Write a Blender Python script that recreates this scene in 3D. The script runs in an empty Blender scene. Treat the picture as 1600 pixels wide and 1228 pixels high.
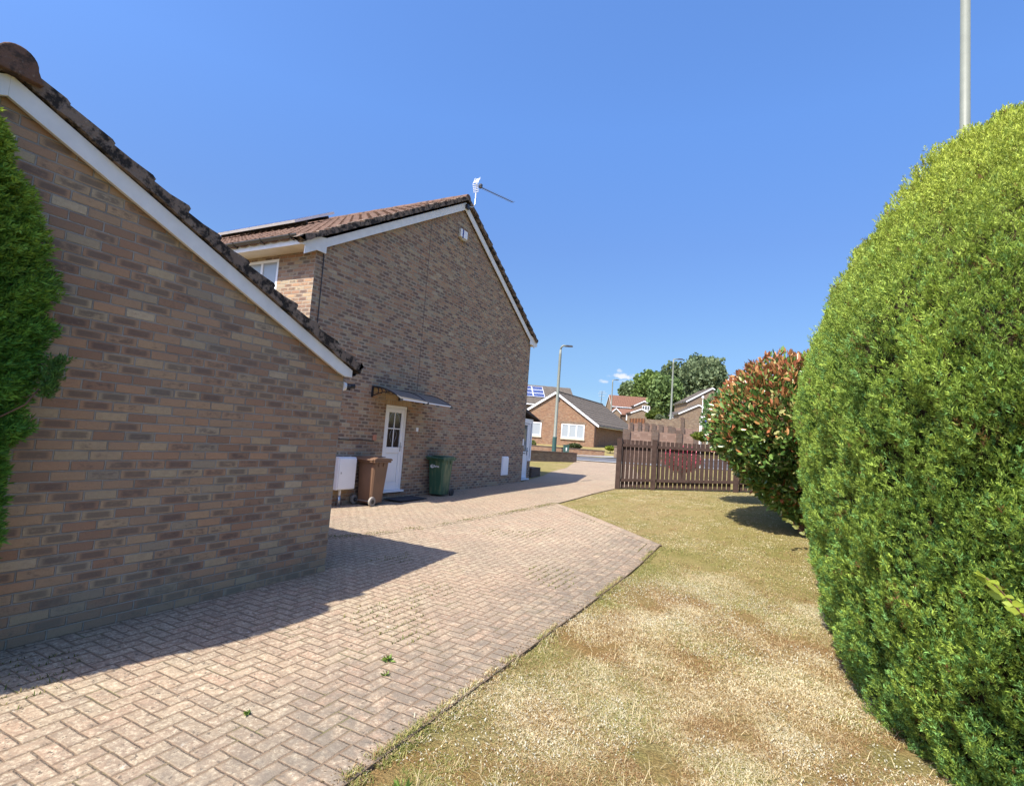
import bpy, bmesh, math, random
import numpy as np
from mathutils import Vector, Matrix
random.seed(7); RNG = np.random.default_rng(11)
SC = bpy.context.scene; COL = SC.collection
# ------------------------------------------------------------------ camera data (eye level is z = 0)
FPX, PITCH, ROLL, YAW = 831.615, 0.0829193, 0.0736501, 0.4805625
_f = np.array([-math.sin(YAW)*math.cos(PITCH), math.cos(YAW)*math.cos(PITCH), math.sin(PITCH)])
_r = np.array([math.cos(YAW), math.sin(YAW), 0.]); _d = np.cross(_f, _r)
R_ = _r*math.cos(ROLL)-_d*math.sin(ROLL); D_ = _r*math.sin(ROLL)+_d*math.cos(ROLL)
def ray(px, py): return (px-800)/FPX*R_ + (py-614)/FPX*D_ + _f
H0 = np.array([-math.sin(YAW), math.cos(YAW)]); H1 = np.array([math.cos(YAW), math.sin(YAW)])
def G(r, d):                       # survey frame: r metres right of, d metres along the street axis
    return H1*r + H0*d
def survey(px, py, d):             # bearing + distance -> x, y, z of a far feature
    v = ray(px, py); k = d/(v[0]*H0[0]+v[1]*H0[1]); return Vector(v*k)
def sstep(a, b, x):
    t = np.clip((x-a)/(b-a), 0, 1); return t*t*(3-2*t)
HY = [-300,8,12,17.3,21.2,30,38,44,47,52,60,75,95,110,150,250,400,900]
HZ = [-1.68,-1.68,-1.64,-1.53,-1.33,-1.3,-1.27,-1.12,-.75,-.45,-.2,1.0,3.6,4.3,6.2,11,13,13]
def gz(X, Y):
    h = np.interp(Y, HY, HZ)
    return h + .070*np.clip(X+8, 0, 9)*sstep(6.5, 15, Y)*(1-sstep(18, 24, Y))
def gzf(x, y): return float(gz(np.array(float(x)), np.array(float(y))))
# ------------------------------------------------------------------ node helper
class NT:
    def __init__(s, tree): s.t = tree; s.n = tree.nodes; s.l = tree.links
    def put(s, sock, v):
        if isinstance(v, bpy.types.NodeSocket): s.l.new(v, sock)
        elif v is not None: sock.default_value = v
    def m(s, op, a, b=None, c=None, clamp=False):
        n = s.n.new('ShaderNodeMath'); n.operation = op; n.use_clamp = clamp
        for i, v in enumerate((a, b, c)):
            if v is not None: s.put(n.inputs[i], v)
        return n.outputs[0]
    def vm(s, op, a, b=None):
        n = s.n.new('ShaderNodeVectorMath'); n.operation = op; s.put(n.inputs[0], a)
        if b is not None: s.put(n.inputs[1], b)
        return n.outputs['Value'] if op in ('DOT_PRODUCT', 'LENGTH') else n.outputs[0]
    def step(s, x, a, b):
        n = s.n.new('ShaderNodeMapRange'); n.interpolation_type = 'SMOOTHSTEP'
        s.put(n.inputs['Value'], x); n.inputs['From Min'].default_value = a; n.inputs['From Max'].default_value = b
        return n.outputs[0]
    def xyz(s, x=0., y=0., z=0.):
        n = s.n.new('ShaderNodeCombineXYZ')
        for i, v in enumerate((x, y, z)): s.put(n.inputs[i], v)
        return n.outputs[0]
    def sep(s, v):
        n = s.n.new('ShaderNodeSeparateXYZ'); s.put(n.inputs[0], v); return n.outputs
    def noise(s, vec, scale, detail=3., rough=.55):
        n = s.n.new('ShaderNodeTexNoise'); s.put(n.inputs['Vector'], vec)
        n.inputs['Scale'].default_value = scale; n.inputs['Detail'].default_value = detail; n.inputs['Roughness'].default_value = rough
        return n.outputs['Fac']
    def white(s, vec):
        n = s.n.new('ShaderNodeTexWhiteNoise'); n.noise_dimensions = '3D'; s.put(n.inputs['Vector'], vec); return n.outputs['Value']
    def ramp(s, f, stops, mode='LINEAR'):
        n = s.n.new('ShaderNodeValToRGB'); s.put(n.inputs[0], f); r = n.color_ramp; r.interpolation = mode
        while len(r.elements) < len(stops): r.elements.new(.5)
        for e, (p, c) in zip(r.elements, stops): e.position = p; e.color = (*c, 1)
        return n.outputs[0]
    def mix(s, f, a, b, mode='MIX'):
        n = s.n.new('ShaderNodeMix'); n.data_type = 'RGBA'; n.blend_type = mode
        s.put(n.inputs['Factor'], f)
        for k, v in ((6, a), (7, b)):
            s.put(n.inputs[k], (*v, 1) if isinstance(v, tuple) else v)
        return n.outputs[2]
    def bump(s, h, dist, strength=1.):
        n = s.n.new('ShaderNodeBump'); s.put(n.inputs['Height'], h); n.inputs['Distance'].default_value = dist
        n.inputs['Strength'].default_value = strength; return n.outputs[0]
    def attr(s, name):
        n = s.n.new('ShaderNodeAttribute'); n.attribute_name = name; return n.outputs['Color']
def mat(name):
    m = bpy.data.materials.new(name); m.use_nodes = True; t = NT(m.node_tree)
    return m, t, m.node_tree.nodes['Principled BSDF']
def uvof(t):
    n = t.n.new('ShaderNodeUVMap'); n.uv_map = 'UVMap'; return n.outputs[0]
def objco(t):
    n = t.n.new('ShaderNodeNewGeometry'); return n.outputs['Position']
def plain(name, c, rough=.5, var=.12, scale=6., spec=.5, metal=0., bump=0., bscale=60.):
    m, t, b = mat(name); co = objco(t)
    n = t.noise(co, scale, 4.); dark = tuple(x*(1-var) for x in c); lite = tuple(min(1, x*(1+var)) for x in c)
    t.put(b.inputs['Base Color'], t.ramp(n, [(.25, dark), (.75, lite)]))
    b.inputs['Roughness'].default_value = rough; b.inputs['Specular IOR Level'].default_value = spec; b.inputs['Metallic'].default_value = metal
    if bump: t.put(b.inputs['Normal'], t.bump(t.noise(co, bscale, 4.), bump))
    return m
def brick_mat(name, stops, mortar=(.43,.40,.325), w=.225, h=.075, half=.5, joint=.0055, smudge=.8, grain=1., bump=.008, patch=.25, splash=.0):
    m, t, b = mat(name); uv = t.sep(uvof(t)); co = objco(t)
    wob = t.m('SUBTRACT', t.noise(co, 9., 2.), .5)
    v = t.m('ADD', t.m('DIVIDE', uv[1], h), t.m('MULTIPLY', wob, .05)); row = t.m('FLOOR', v); fv = t.m('SUBTRACT', v, row)
    u = t.m('ADD', t.m('ADD', t.m('DIVIDE', uv[0], w), t.m('MULTIPLY', row, half)), t.m('MULTIPLY', wob, .05))
    # every brick is laid a little off
    col = t.m('FLOOR', u); fu = t.m('SUBTRACT', u, col)
    idv = t.xyz(col, row, 3.7); r1 = t.white(idv); r2 = t.white(t.xyz(col, row, 9.1)); r3 = t.white(t.xyz(col, row, 5.3))
    du = t.m('MULTIPLY', t.m('MINIMUM', fu, t.m('SUBTRACT', 1., fu)), w); dv = t.m('MULTIPLY', t.m('MINIMUM', fv, t.m('SUBTRACT', 1., fv)), h)
    g1 = t.noise(co, 70., 3.); g2 = t.noise(co, 240., 2.)
    d = t.m('ADD', t.m('MINIMUM', du, dv), t.m('MULTIPLY', t.m('SUBTRACT', g1, .5), .006))
    face = t.step(d, joint-.0022, joint+.0022)
    c = t.ramp(r1, stops, 'LINEAR')
    # kiln-dark smudge in the middle of some bricks
    blot = t.noise(t.vm('ADD', t.vm('MULTIPLY', co, (1., 1., 2.2)), t.xyz(t.m('MULTIPLY', r2, 40.), t.m('MULTIPLY', r3, 40.), 0.)), 13., 5., .72)
    core = t.m('MULTIPLY', t.step(du, .01, .05), t.step(dv, .006, .022))
    blot = t.m('ADD', blot, t.m('MULTIPLY', t.m('SUBTRACT', r2, .54), .75))
    sm = t.m('MULTIPLY', t.m('MULTIPLY', core, t.step(blot, .40, .66)), smudge)
    c = t.mix(sm, c, (.090, .074, .070))
    c = t.mix(t.m('MULTIPLY', t.step(t.noise(t.vm('MULTIPLY', co, (1., 1., 1.8)), 22., 5., .7), .42, .66), .5*grain), c, t.mix(.55, c, (.30, .20, .13)))
    pale = t.m('MULTIPLY', t.step(t.noise(co, 38., 4., .7), .60, .78), .35*grain)
    c = t.mix(pale, c, (.50, .42, .32))
    c = t.mix(t.m('MULTIPLY', t.step(g2, .35, .75), .35*grain), c, t.mix(.55, c, (.05, .04, .035)))
    big = t.noise(co, 1.1, 4., .6)
    c = t.mix(t.m('MULTIPLY', t.step(big, .35, .7), patch), c, t.mix(.5, c, (.25, .215, .165)))
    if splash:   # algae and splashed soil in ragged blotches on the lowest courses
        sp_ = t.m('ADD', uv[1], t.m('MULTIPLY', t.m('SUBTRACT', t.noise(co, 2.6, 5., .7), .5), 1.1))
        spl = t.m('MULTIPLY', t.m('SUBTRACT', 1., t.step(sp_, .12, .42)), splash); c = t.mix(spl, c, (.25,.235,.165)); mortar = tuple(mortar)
    mo = t.mix(t.step(t.noise(co, 5., 4.), .35, .7), mortar, tuple(x*.68 for x in mortar))
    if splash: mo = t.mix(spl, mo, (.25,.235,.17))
    c = t.mix(face, mo, c)
    t.put(b.inputs['Base Color'], c); b.inputs['Roughness'].default_value = .92; b.inputs['Specular IOR Level'].default_value = .18
    hgt = t.m('ADD', t.m('MULTIPLY', face, 1.), t.m('MULTIPLY', g1, .5))
    t.put(b.inputs['Normal'], t.bump(hgt, bump))
    return m
def paver_mat(name, herring=True):
    m, t, b = mat(name); uv = t.sep(uvof(t)); co = objco(t)
    if herring:
        wob = t.m('MULTIPLY', t.m('SUBTRACT', t.noise(co, 7., 2.), .5), .12)
        x = t.m('ADD', t.m('MULTIPLY', uv[0], -10.), wob); y = t.m('ADD', t.m('MULTIPLY', uv[1], 10.), wob)
        i = t.m('FLOOR', x); j = t.m('FLOOR', y); k = t.m('FLOORED_MODULO', t.m('SUBTRACT', i, j), 4.)
        V = t.m('GREATER_THAN', k, 1.5); fx = t.m('SUBTRACT', x, i); fy = t.m('SUBTRACT', y, j)
        lu = t.m('ADD', fx, k); o = t.m('SUBTRACT', 3., k); lv2 = t.m('ADD', fy, o)
        mn = lambda a, L: t.m('MINIMUM', a, t.m('SUBTRACT', L, a))
        dH = t.m('MINIMUM', mn(lu, 2.), mn(fy, 1.)); dV = t.m('MINIMUM', mn(fx, 1.), mn(lv2, 2.))
        lerp = lambda a, c: t.m('ADD', a, t.m('MULTIPLY', V, t.m('SUBTRACT', c, a)))
        d = t.m('MULTIPLY', lerp(dH, dV), .1); ia = lerp(t.m('SUBTRACT', i, k), i); ib = lerp(j, t.m('SUBTRACT', j, o))
    else:
        x = t.m('DIVIDE', uv[0], .1); i = t.m('FLOOR', x); fx = t.m('SUBTRACT', x, i); ia = i; ib = 77.; V = 1.
        d = t.m('MINIMUM', t.m('MULTIPLY', t.m('MINIMUM', fx, t.m('SUBTRACT', 1., fx)), .1), t.m('MINIMUM', uv[1], t.m('SUBTRACT', .2, uv[1])))
    r1 = t.white(t.xyz(ia, ib, V)); r2 = t.white(t.xyz(ib, ia, 4.4))
    g1 = t.noise(co, 55., 4., .65); g2 = t.noise(co, 190., 2.)
    dd = t.m('ADD', d, t.m('MULTIPLY', t.m('SUBTRACT', g1, .5), .008))
    face = t.step(dd, .0014, .0054)
    c = t.ramp(r1, [(0, (.47,.325,.225)), (.25, (.54,.425,.285)), (.5, (.51,.345,.24)), (.75, (.59,.475,.325)), (1., (.43,.33,.24))])
    c = t.mix(t.m('MULTIPLY', r2, .34), c, (.33,.27,.20)); big = t.noise(co, .8, 4., .6); c = t.mix(t.m('MULTIPLY', t.step(big, .40, .66), .42), c, (.43,.27,.19))
    c = t.mix(t.m('MULTIPLY', t.step(t.noise(t.vm('ADD', co, (31., 7., 0.)), .9, 4., .6), .45, .7), .6), c, (.31,.26,.19))
    c = t.mix(t.m('MULTIPLY', t.step(t.noise(co, 34., 5., .75), .34, .62), .75), c, t.mix(.72, c, (.25,.175,.12)))
    c = t.mix(t.m('MULTIPLY', t.step(t.noise(t.vm('ADD', co, (3., 3., 1.)), 48., 4., .7), .46, .68), .65), c, (.76,.66,.48))
    # weathered grime, pale lichen and black specks
    c = t.mix(t.m('MULTIPLY', t.step(t.noise(co, 14., 6., .75), .47, .66), .60), c, (.23,.18,.135))
    c = t.mix(t.m('MULTIPLY', t.step(t.noise(t.vm('ADD', co, (5., 9., 3.)), 26., 4., .7), .60, .66), .85), c, (.095,.08,.065))
    c = t.mix(t.m('MULTIPLY', t.step(t.noise(t.vm('ADD', co, (15., 2., 8.)), 9., 4., .75), .66, .72), .7), c, (.66,.63,.55))
    c = t.mix(t.m('MULTIPLY', t.step(g2, .4, .7), .30), c, t.mix(.6, c, (.20,.16,.12)))
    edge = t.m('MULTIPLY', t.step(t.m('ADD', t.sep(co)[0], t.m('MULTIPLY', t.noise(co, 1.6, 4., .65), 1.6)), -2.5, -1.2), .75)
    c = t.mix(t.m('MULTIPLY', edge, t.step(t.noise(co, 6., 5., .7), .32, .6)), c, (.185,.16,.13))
    # soil worked out of the joints
    c = t.mix(t.m('MULTIPLY', t.m('SUBTRACT', 1., t.step(dd, .004, .022)), .30), c, (.24,.17,.11))
    j = t.mix(t.step(t.noise(co, 3., 3.), .5, .75), (.25,.175,.12), (.17,.18,.07))
    j = t.mix(t.step(g1, .45, .65), j, (.15,.105,.07))
    c = t.mix(1., t.mix(face, j, c), (.77, .765, .735), 'MULTIPLY')
    t.put(b.inputs['Base Color'], c); b.inputs['Roughness'].default_value = .95; b.inputs['Specular IOR Level'].default_value = .12
    hgt = t.m('ADD', t.m('ADD', t.m('MULTIPLY', t.step(dd, .0015, .012), 1.), t.m('MULTIPLY', g1, .5)), t.m('MULTIPLY', r2, .35))
    t.put(b.inputs['Normal'], t.bump(hgt, .006))
    return m
def leaf_mat(name, trans=.35, rough=.55, spec=.35):
    m, t, b = mat(name); c = t.mix(1., t.attr('leafcol'), (.66, .66, .66) if name not in ('leaves_grass', 'leaves_conifer', 'leaves_photinia', 'leaves_laurel') else (.82, .82, .82) if name != 'leaves_grass' else (.74, .73, .68), 'MULTIPLY')
    t.put(b.inputs['Base Color'], c); b.inputs['Roughness'].default_value = rough; b.inputs['Specular IOR Level'].default_value = spec
    tr = t.n.new('ShaderNodeBsdfTranslucent'); t.put(tr.inputs[0], t.mix(.35, c, (.30,.36,.04)) if trans > .3 else c)
    mx = t.n.new('ShaderNodeMixShader'); mx.inputs[0].default_value = trans
    t.l.new(b.outputs[0], mx.inputs[1]); t.l.new(tr.outputs[0], mx.inputs[2])
    t.l.new(mx.outputs[0], t.n['Material Output'].inputs[0]); return m
def tile_mat(name, a, bcol, moss=(.035,.03,.026), amount=.5, sc=10., thr=.48):
    m, t, b = mat(name); co = objco(t)
    c = t.ramp(t.noise(co, 3.5, 4., .65), [(.3, a), (.7, bcol)])
    c = t.mix(t.m('MULTIPLY', t.step(t.noise(co, sc, 5., .7), thr, thr+.14), amount), c, moss)
    c = t.mix(t.m('MULTIPLY', t.step(t.noise(co, 45., 3.), .62, .72), .4), c, (.30,.26,.20))
    t.put(b.inputs['Base Color'], c); b.inputs['Roughness'].default_value = .95; b.inputs['Specular IOR Level'].default_value = .15
    t.put(b.inputs['Normal'], t.bump(t.noise(co, 40., 4.), .008)); return m

M = {}
BR = [(0, (.27,.175,.105)), (.2, (.33,.20,.115)), (.40, (.42,.265,.145)), (.56, (.36,.25,.145)), (.72, (.43,.295,.16)), (.85, (.44,.355,.205)), (.93, (.31,.26,.17)), (1, (.50,.41,.25))]
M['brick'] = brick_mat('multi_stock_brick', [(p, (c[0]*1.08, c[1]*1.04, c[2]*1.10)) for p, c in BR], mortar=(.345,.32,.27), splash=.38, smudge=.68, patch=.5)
M['brick_house'] = brick_mat('weathered_stock_brick', [(p, (c[0]*1.02+.006, c[1]*.95+.006, c[2]*.95+.008)) for p, c in BR], smudge=.75)
M['brick_orange'] = brick_mat('orange_brown_brick', [(0, (.22,.10,.052)), (.4, (.29,.14,.072)), (.7, (.33,.175,.09)), (1, (.36,.22,.125))], mortar=(.34,.26,.18), smudge=.3)
M['brick_tan'] = brick_mat('tan_brown_brick', [(0, (.16,.10,.062)), (.4, (.225,.15,.09)), (.7, (.25,.17,.10)), (1, (.29,.22,.14))], mortar=(.27,.22,.17), smudge=.5)
M['brick_pier'] = brick_mat('dark_brown_brick', [(0, (.085,.052,.037)), (.5, (.12,.075,.052)), (1, (.15,.10,.068))], mortar=(.15,.12,.10), smudge=.6)
M['brick_pink'] = brick_mat('pinkish_block', [(0, (.22,.135,.098)), (.5, (.26,.165,.12)), (1, (.29,.195,.145))], mortar=(.20,.14,.11), w=.45, h=.15, smudge=.1)
M['soldier'] = brick_mat('tan_soldier_brick', [(0, (.40,.27,.15)), (.5, (.46,.33,.19)), (1, (.50,.37,.22))], w=.075, h=.235, half=0., smudge=.05)
M['pave'] = paver_mat('herringbone_block_paving'); M['pave_edge'] = paver_mat('header_course_paving', False)
M['upvc'] = plain('white_upvc', (.80,.80,.79), .35, .03, 3.)
M['upvc_dirty'] = plain('weathered_white_board', (.74,.73,.69), .5, .10, 5.)
M['soffit'] = plain('cream_soffit', (.66,.60,.47), .6, .08)
M['black'] = plain('black_plastic', (.018,.018,.02), .45, .2)
M['gutter'] = plain('dark_grey_gutter', (.055,.052,.05), .4, .25, 12.)
M['rubber'] = plain('grey_rubber', (.05,.048,.045), .8, .25, 20.)
M['wheel_dusty'] = plain('dusty_grey_wheel', (.26,.235,.20), .85, .2, 20.)
M['steel'] = plain('galvanised_steel', (0.440, 0.448, 0.456), .35, .1, 8., metal=.8)
M['lampgrey'] = plain('pale_painted_column', (.165,.175,.135), .5, .12, 4.)
M['concrete'] = plain('pale_concrete', (.48,.45,.39), .9, .15, 5., bump=.003)
M['asphalt'] = plain('asphalt', (0.084, 0.084, 0.087), .9, .15, 2., bump=.004)
M['kerb'] = plain('kerb_concrete', (0.223, 0.223, 0.217), .9, .12, 4.)
M['tile'] = tile_mat('brown_red_pantile', (.135,.082,.060), (.205,.128,.088), amount=.35, sc=4.)
M['verge'] = tile_mat('mossy_verge_tile', (.17,.125,.095), (.27,.21,.16), amount=.97, sc=7., thr=.43, moss=(.026,.023,.021))
M['ridge'] = tile_mat('ridge_tile', (.13,.075,.052), (.18,.11,.078), amount=.8, sc=7.)
M['tile_grey'] = tile_mat('grey_brown_tile', (0.099, 0.083, 0.066), (0.145, 0.122, 0.096), amount=.2, sc=3.)
M['tile_red'] = tile_mat('red_brown_tile', (0.154, 0.077, 0.050), (0.196, 0.101, 0.066), amount=.12, sc=2.)
M['tile_dark'] = tile_mat('dark_roof_tile', (.06,.05,.045), (.09,.075,.07), amount=.3, sc=6.)
M['fence'] = plain('brown_stained_wood', (.052,.032,.024), .8, .30, 9., spec=.2, bump=.003, bscale=45.)
M['fence_orange'] = plain('orange_stained_panel', (0.192, 0.078, 0.030), .8, .2)
M['bin_brown'] = plain('brown_plastic', (.165,.092,.052), .5, .14, 3.)
M['cabinet'] = plain('dark_green_cabinet', (.03,.075,.06), .5, .15)
M['dark_rail'] = plain('near_black_rail', (.03,.028,.026), .9, .1)  # even near-black colour of the solar panel rails
M['joint'] = plain('grey_mastic', (.13,.105,.09), .8, .2)
M['bark'] = plain('brown_bark', (.16,.095,.06), .95, .35, 14., bump=.006)
M['hedge_core'] = plain('inner_twigs', (.040,.030,.017), 1., .45, 16., spec=.05, bump=.03, bscale=30.)
M['mat_dark'] = plain('dark_doormat', (.035,.033,.035), .95, .25, 40.)
M['cream'] = plain('cream_sill', (0.496, 0.448, 0.336), .8, .08)
M['blue_sign'] = plain('blue_banner', (.03,.05,.22), .6, .1)
M['copper'] = plain('orange_tape', (.48,.20,.11), .7, .15)
M['number_white'] = plain('white_plaque', (.75,.75,.72), .4, .04)
M['cell'] = plain('solar_cell_blue', (.055,.075,.17), .15, .2, 2.)
M['curtain'] = plain('net_curtain', (.60,.62,.62), .9, .10, 3.)
# green bin: sun-faded streaks that belong to the plastic
m, t, b = mat('faded_green_plastic'); co = objco(t); s_ = t.sep(co)
fade = t.step(t.noise(t.xyz(t.m('MULTIPLY', s_[0], 5.), t.m('MULTIPLY', s_[1], 5.), t.m('MULTIPLY', s_[2], 1.0)), 1.6, 4., .6), .46, .68)
t.put(b.inputs['Base Color'], t.mix(t.m('MULTIPLY', fade, .85), (.035,.098,.052), (.16,.19,.09))); b.inputs['Roughness'].default_value = .5
M['bin_green'] = m
def glass(name, c=(.05,.06,.06), rough=.04):
    m, t, b = mat(name); b.inputs['Base Color'].default_value = (*c, 1); b.inputs['Roughness'].default_value = rough
    b.inputs['Specular IOR Level'].default_value = .8; t.put(b.inputs['Normal'], t.bump(t.noise(objco(t), 3., 2.), .002)); return m
M['glass'] = glass('window_glass', (.12,.14,.15)); M['glass_dark'] = glass('dark_door_glass', (.020,.018,.016), .12)
M['glass_curtain'] = glass('curtained_glass', (.34,.37,.38), .1)
m, t, b = mat('canopy_sheet'); b.inputs['Base Color'].default_value = (.21,.19,.16,1); b.inputs['Roughness'].default_value = .55; b.inputs['Specular IOR Level'].default_value = .25
tr = t.n.new('ShaderNodeBsdfTranslucent'); tr.inputs[0].default_value = (.38,.355,.31,1); mx = t.n.new('ShaderNodeMixShader'); mx.inputs[0].default_value = .35
t.l.new(b.outputs[0], mx.inputs[1]); t.l.new(tr.outputs[0], mx.inputs[2]); t.l.new(mx.outputs[0], t.n['Material Output'].inputs[0]); M['canopy'] = m
# ground: parched lawn, shared by the terrain sheet
m, t, b = mat('parched_lawn'); co = objco(t)
n1 = t.noise(co, .55, 5., .62); n2 = t.noise(t.vm('ADD', co, (9., 4., 0.)), 1.7, 4., .6); n3 = t.noise(co, 60., 4., .7)
c = t.ramp(n1, [(.30, (.38,.34,.115)), (.5, (.50,.41,.18)), (.72, (.52,.39,.20))])
c = t.mix(t.m('MULTIPLY', t.step(n2, .46, .70), .6), c, (.26,.265,.07))
yy = t.sep(co)[1]
c = t.mix(t.m('MULTIPLY', t.m('SUBTRACT', 1., t.step(yy, 3.5, 9.)), t.m('MULTIPLY', t.step(t.noise(t.vm('ADD', co, (2., 14., 0.)), 1.3, 4.), .40, .62), .8)), c, (.43,.24,.095))
c = t.mix(t.step(n3, .38, .68), t.mix(.55, c, (.10,.075,.03)), c)
t.put(b.inputs['Base Color'], t.mix(1., c, (.70, .69, .64), 'MULTIPLY')); b.inputs['Roughness'].default_value = 1.; b.inputs['Specular IOR Level'].default_value = .05
t.put(b.inputs['Normal'], t.bump(n3, .03)); M['lawn'] = m
for k, (tr_, ro, sp) in dict(conifer=(.40,.6,.25), photinia=(.18,.28,.5), laurel=(.2,.3,.5), tree=(.3,.6,.2), grass=(.3,.8,.1), sprig=(.45,.45,.35)).items(): M['leaf_'+k] = leaf_mat('leaves_'+k, tr_, ro, sp)

# ------------------------------------------------------------------ mesh helpers
ORG = {}
class MB:
    def __init__(s): s.v = []; s.f = []; s.uv = []; s.mi = []; s.T = None; s.slot = 0
    def frame(s, O, u, n):             # local x along u, y along n (outward), z up
        u = Vector(u).normalized(); n = Vector(n).normalized()
        s.T = Matrix(((u.x, n.x, 0, O[0]), (u.y, n.y, 0, O[1]), (u.z, n.z, 1, O[2]), (0, 0, 0, 1))); return s
    def add(s, verts, faces, uvs=None):
        vs = [Vector(p) for p in verts]; o = len(s.v)
        for k, f in enumerate(faces):
            if uvs: s.uv.append(uvs[k])
            else:
                nrm = Vector((0, 0, 0))
                for a in range(len(f)):
                    p, q = vs[f[a]], vs[f[(a+1) % len(f)]]
                    nrm += Vector(((p.y-q.y)*(p.z+q.z), (p.z-q.z)*(p.x+q.x), (p.x-q.x)*(p.y+q.y)))
                ax, ay, az = abs(nrm.x), abs(nrm.y), abs(nrm.z)
                if az > ax and az > ay: s.uv.append([(vs[i].x, vs[i].y) for i in f])
                elif ax > ay: s.uv.append([(vs[i].y, vs[i].z+1.68) for i in f])
                else: s.uv.append([(vs[i].x+.11, vs[i].z+1.68) for i in f])
            s.f.append([o+i for i in f]); s.mi.append(s.slot)
        s.v += [tuple(s.T @ p) if s.T else tuple(p) for p in vs]; return s
    def box(s, x0, x1, y0, y1, z0, z1):
        v = [(x, y, z) for z in (z0, z1) for y in (y0, y1) for x in (x0, x1)]
        return s.add(v, [(0,2,3,1), (4,5,7,6), (0,1,5,4), (2,6,7,3), (0,4,6,2), (1,3,7,5)])
    def poly(s, pts, uv=None): return s.add(pts, [tuple(range(len(pts)))], [uv] if uv else None)
    def prism(s, pts, vec):            # polygon swept along vec
        n = len(pts); vec = Vector(vec); a = [Vector(p) for p in pts]
        return s.add(a+[p+vec for p in a], [tuple(range(n))[::-1], tuple(range(n, 2*n))]+[(i, (i+1) % n, n+(i+1) % n, n+i) for i in range(n)])
    def tube(s, path, r, n=8, cap=True):
        P = [Vector(p) for p in path]; rs = r if isinstance(r, (list, tuple)) else [r]*len(P); V = []; F = []
        ref = None
        for i, p in enumerate(P):
            d = (P[min(i+1, len(P)-1)]-P[max(i-1, 0)]).normalized()
            a = d.orthogonal().normalized() if ref is None else (ref-d*ref.dot(d)).normalized(); ref = a; b_ = d.cross(a)
            V += [p+(a*math.cos(2*math.pi*k/n)+b_*math.sin(2*math.pi*k/n))*rs[i] for k in range(n)]
        for i in range(len(P)-1):
            for k in range(n): F.append((i*n+k, i*n+(k+1) % n, (i+1)*n+(k+1) % n, (i+1)*n+k))
        if cap: F += [tuple(range(n))[::-1], tuple(range((len(P)-1)*n, len(P)*n))]
        return s.add(V, F)
    def build(s, name, mats, parent=None, loc=None, bevel=0., smooth=False, recalc=True):
        me = bpy.data.meshes.new(name); o = bpy.data.objects.new(name, me); COL.objects.link(o)
        if parent is not None: org = ORG[parent.name]; o.parent = parent
        else:
            if loc is None:
                a = np.array(s.v); loc = (a[:, 0].mean(), a[:, 1].mean(), a[:, 2].min())
            org = Vector(loc); o.location = org
        ORG[o.name] = org
        me.from_pydata([(p[0]-org[0], p[1]-org[1], p[2]-org[2]) for p in s.v], [], s.f)
        l = me.uv_layers.new(name='UVMap'); l.data.foreach_set('uv', np.array([c for f in s.uv for c in f], dtype=np.float32).ravel())
        for mm in (mats if isinstance(mats, (list, tuple)) else [mats]): me.materials.append(mm)
        me.polygons.foreach_set('material_index', s.mi)
        if recalc:
            bm = bmesh.new(); bm.from_mesh(me); bmesh.ops.recalc_face_normals(bm, faces=bm.faces); bm.to_mesh(me); bm.free()
        if smooth: me.polygons.foreach_set('use_smooth', [True]*len(me.polygons))
        if bevel:
            md = o.modifiers.new('Bevel', 'BEVEL'); md.width = bevel; md.segments = 2; md.limit_method = 'ANGLE'
        return o
def tag(o, label=None, cat=None, group=None, kind=None):
    if label: o['label'] = label
    if cat: o['category'] = cat
    if group: o['group'] = group
    if kind: o['kind'] = kind
    return o
def thing(name, label, cat, loc, group=None):
    o = bpy.data.objects.new(name, None); COL.objects.link(o); o.location = loc; o.empty_display_size = .2
    ORG[o.name] = Vector(loc); return tag(o, label, cat, group)
def frame_of(mb, O, u, n): return mb.frame(O, u, n)
def raw_mesh(name, V, F, mats, parent=None, loc=(0, 0, 0), col=None, uv=None, smooth=False):
    """V (n,3) world, F (m,k) index arrays of one size"""
    me = bpy.data.meshes.new(name); o = bpy.data.objects.new(name, me); COL.objects.link(o)
    if parent is not None: org = ORG[parent.name]; o.parent = parent
    else: org = Vector(loc); o.location = org
    ORG[o.name] = org
    V = np.asarray(V, dtype=np.float32)-np.array(org, dtype=np.float32); F = np.asarray(F, dtype=np.int32); k = F.shape[1]
    me.vertices.add(len(V)); me.vertices.foreach_set('co', V.ravel())
    me.loops.add(F.size); me.loops.foreach_set('vertex_index', F.ravel())
    me.polygons.add(len(F)); me.polygons.foreach_set('loop_start', np.arange(0, F.size, k, dtype=np.int32))
    me.polygons.foreach_set('loop_total', np.full(len(F), k, dtype=np.int32))
    if col is not None:
        a = me.attributes.new('leafcol', 'FLOAT_COLOR', 'POINT'); c4 = np.ones((len(V), 4), np.float32); c4[:, :3] = col; a.data.foreach_set('color', c4.ravel())
    me.materials.append(mats); me.update(); me.validate()
    if uv is not None:
        l = me.uv_layers.new(name='UVMap'); l.data.foreach_set('uv', np.asarray(uv, np.float32)[F.ravel()].ravel())
    if smooth: me.polygons.foreach_set('use_smooth', np.ones(len(me.polygons), bool))
    return o
def unit(a): return a/np.maximum(np.linalg.norm(a, axis=-1, keepdims=True), 1e-9)
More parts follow.
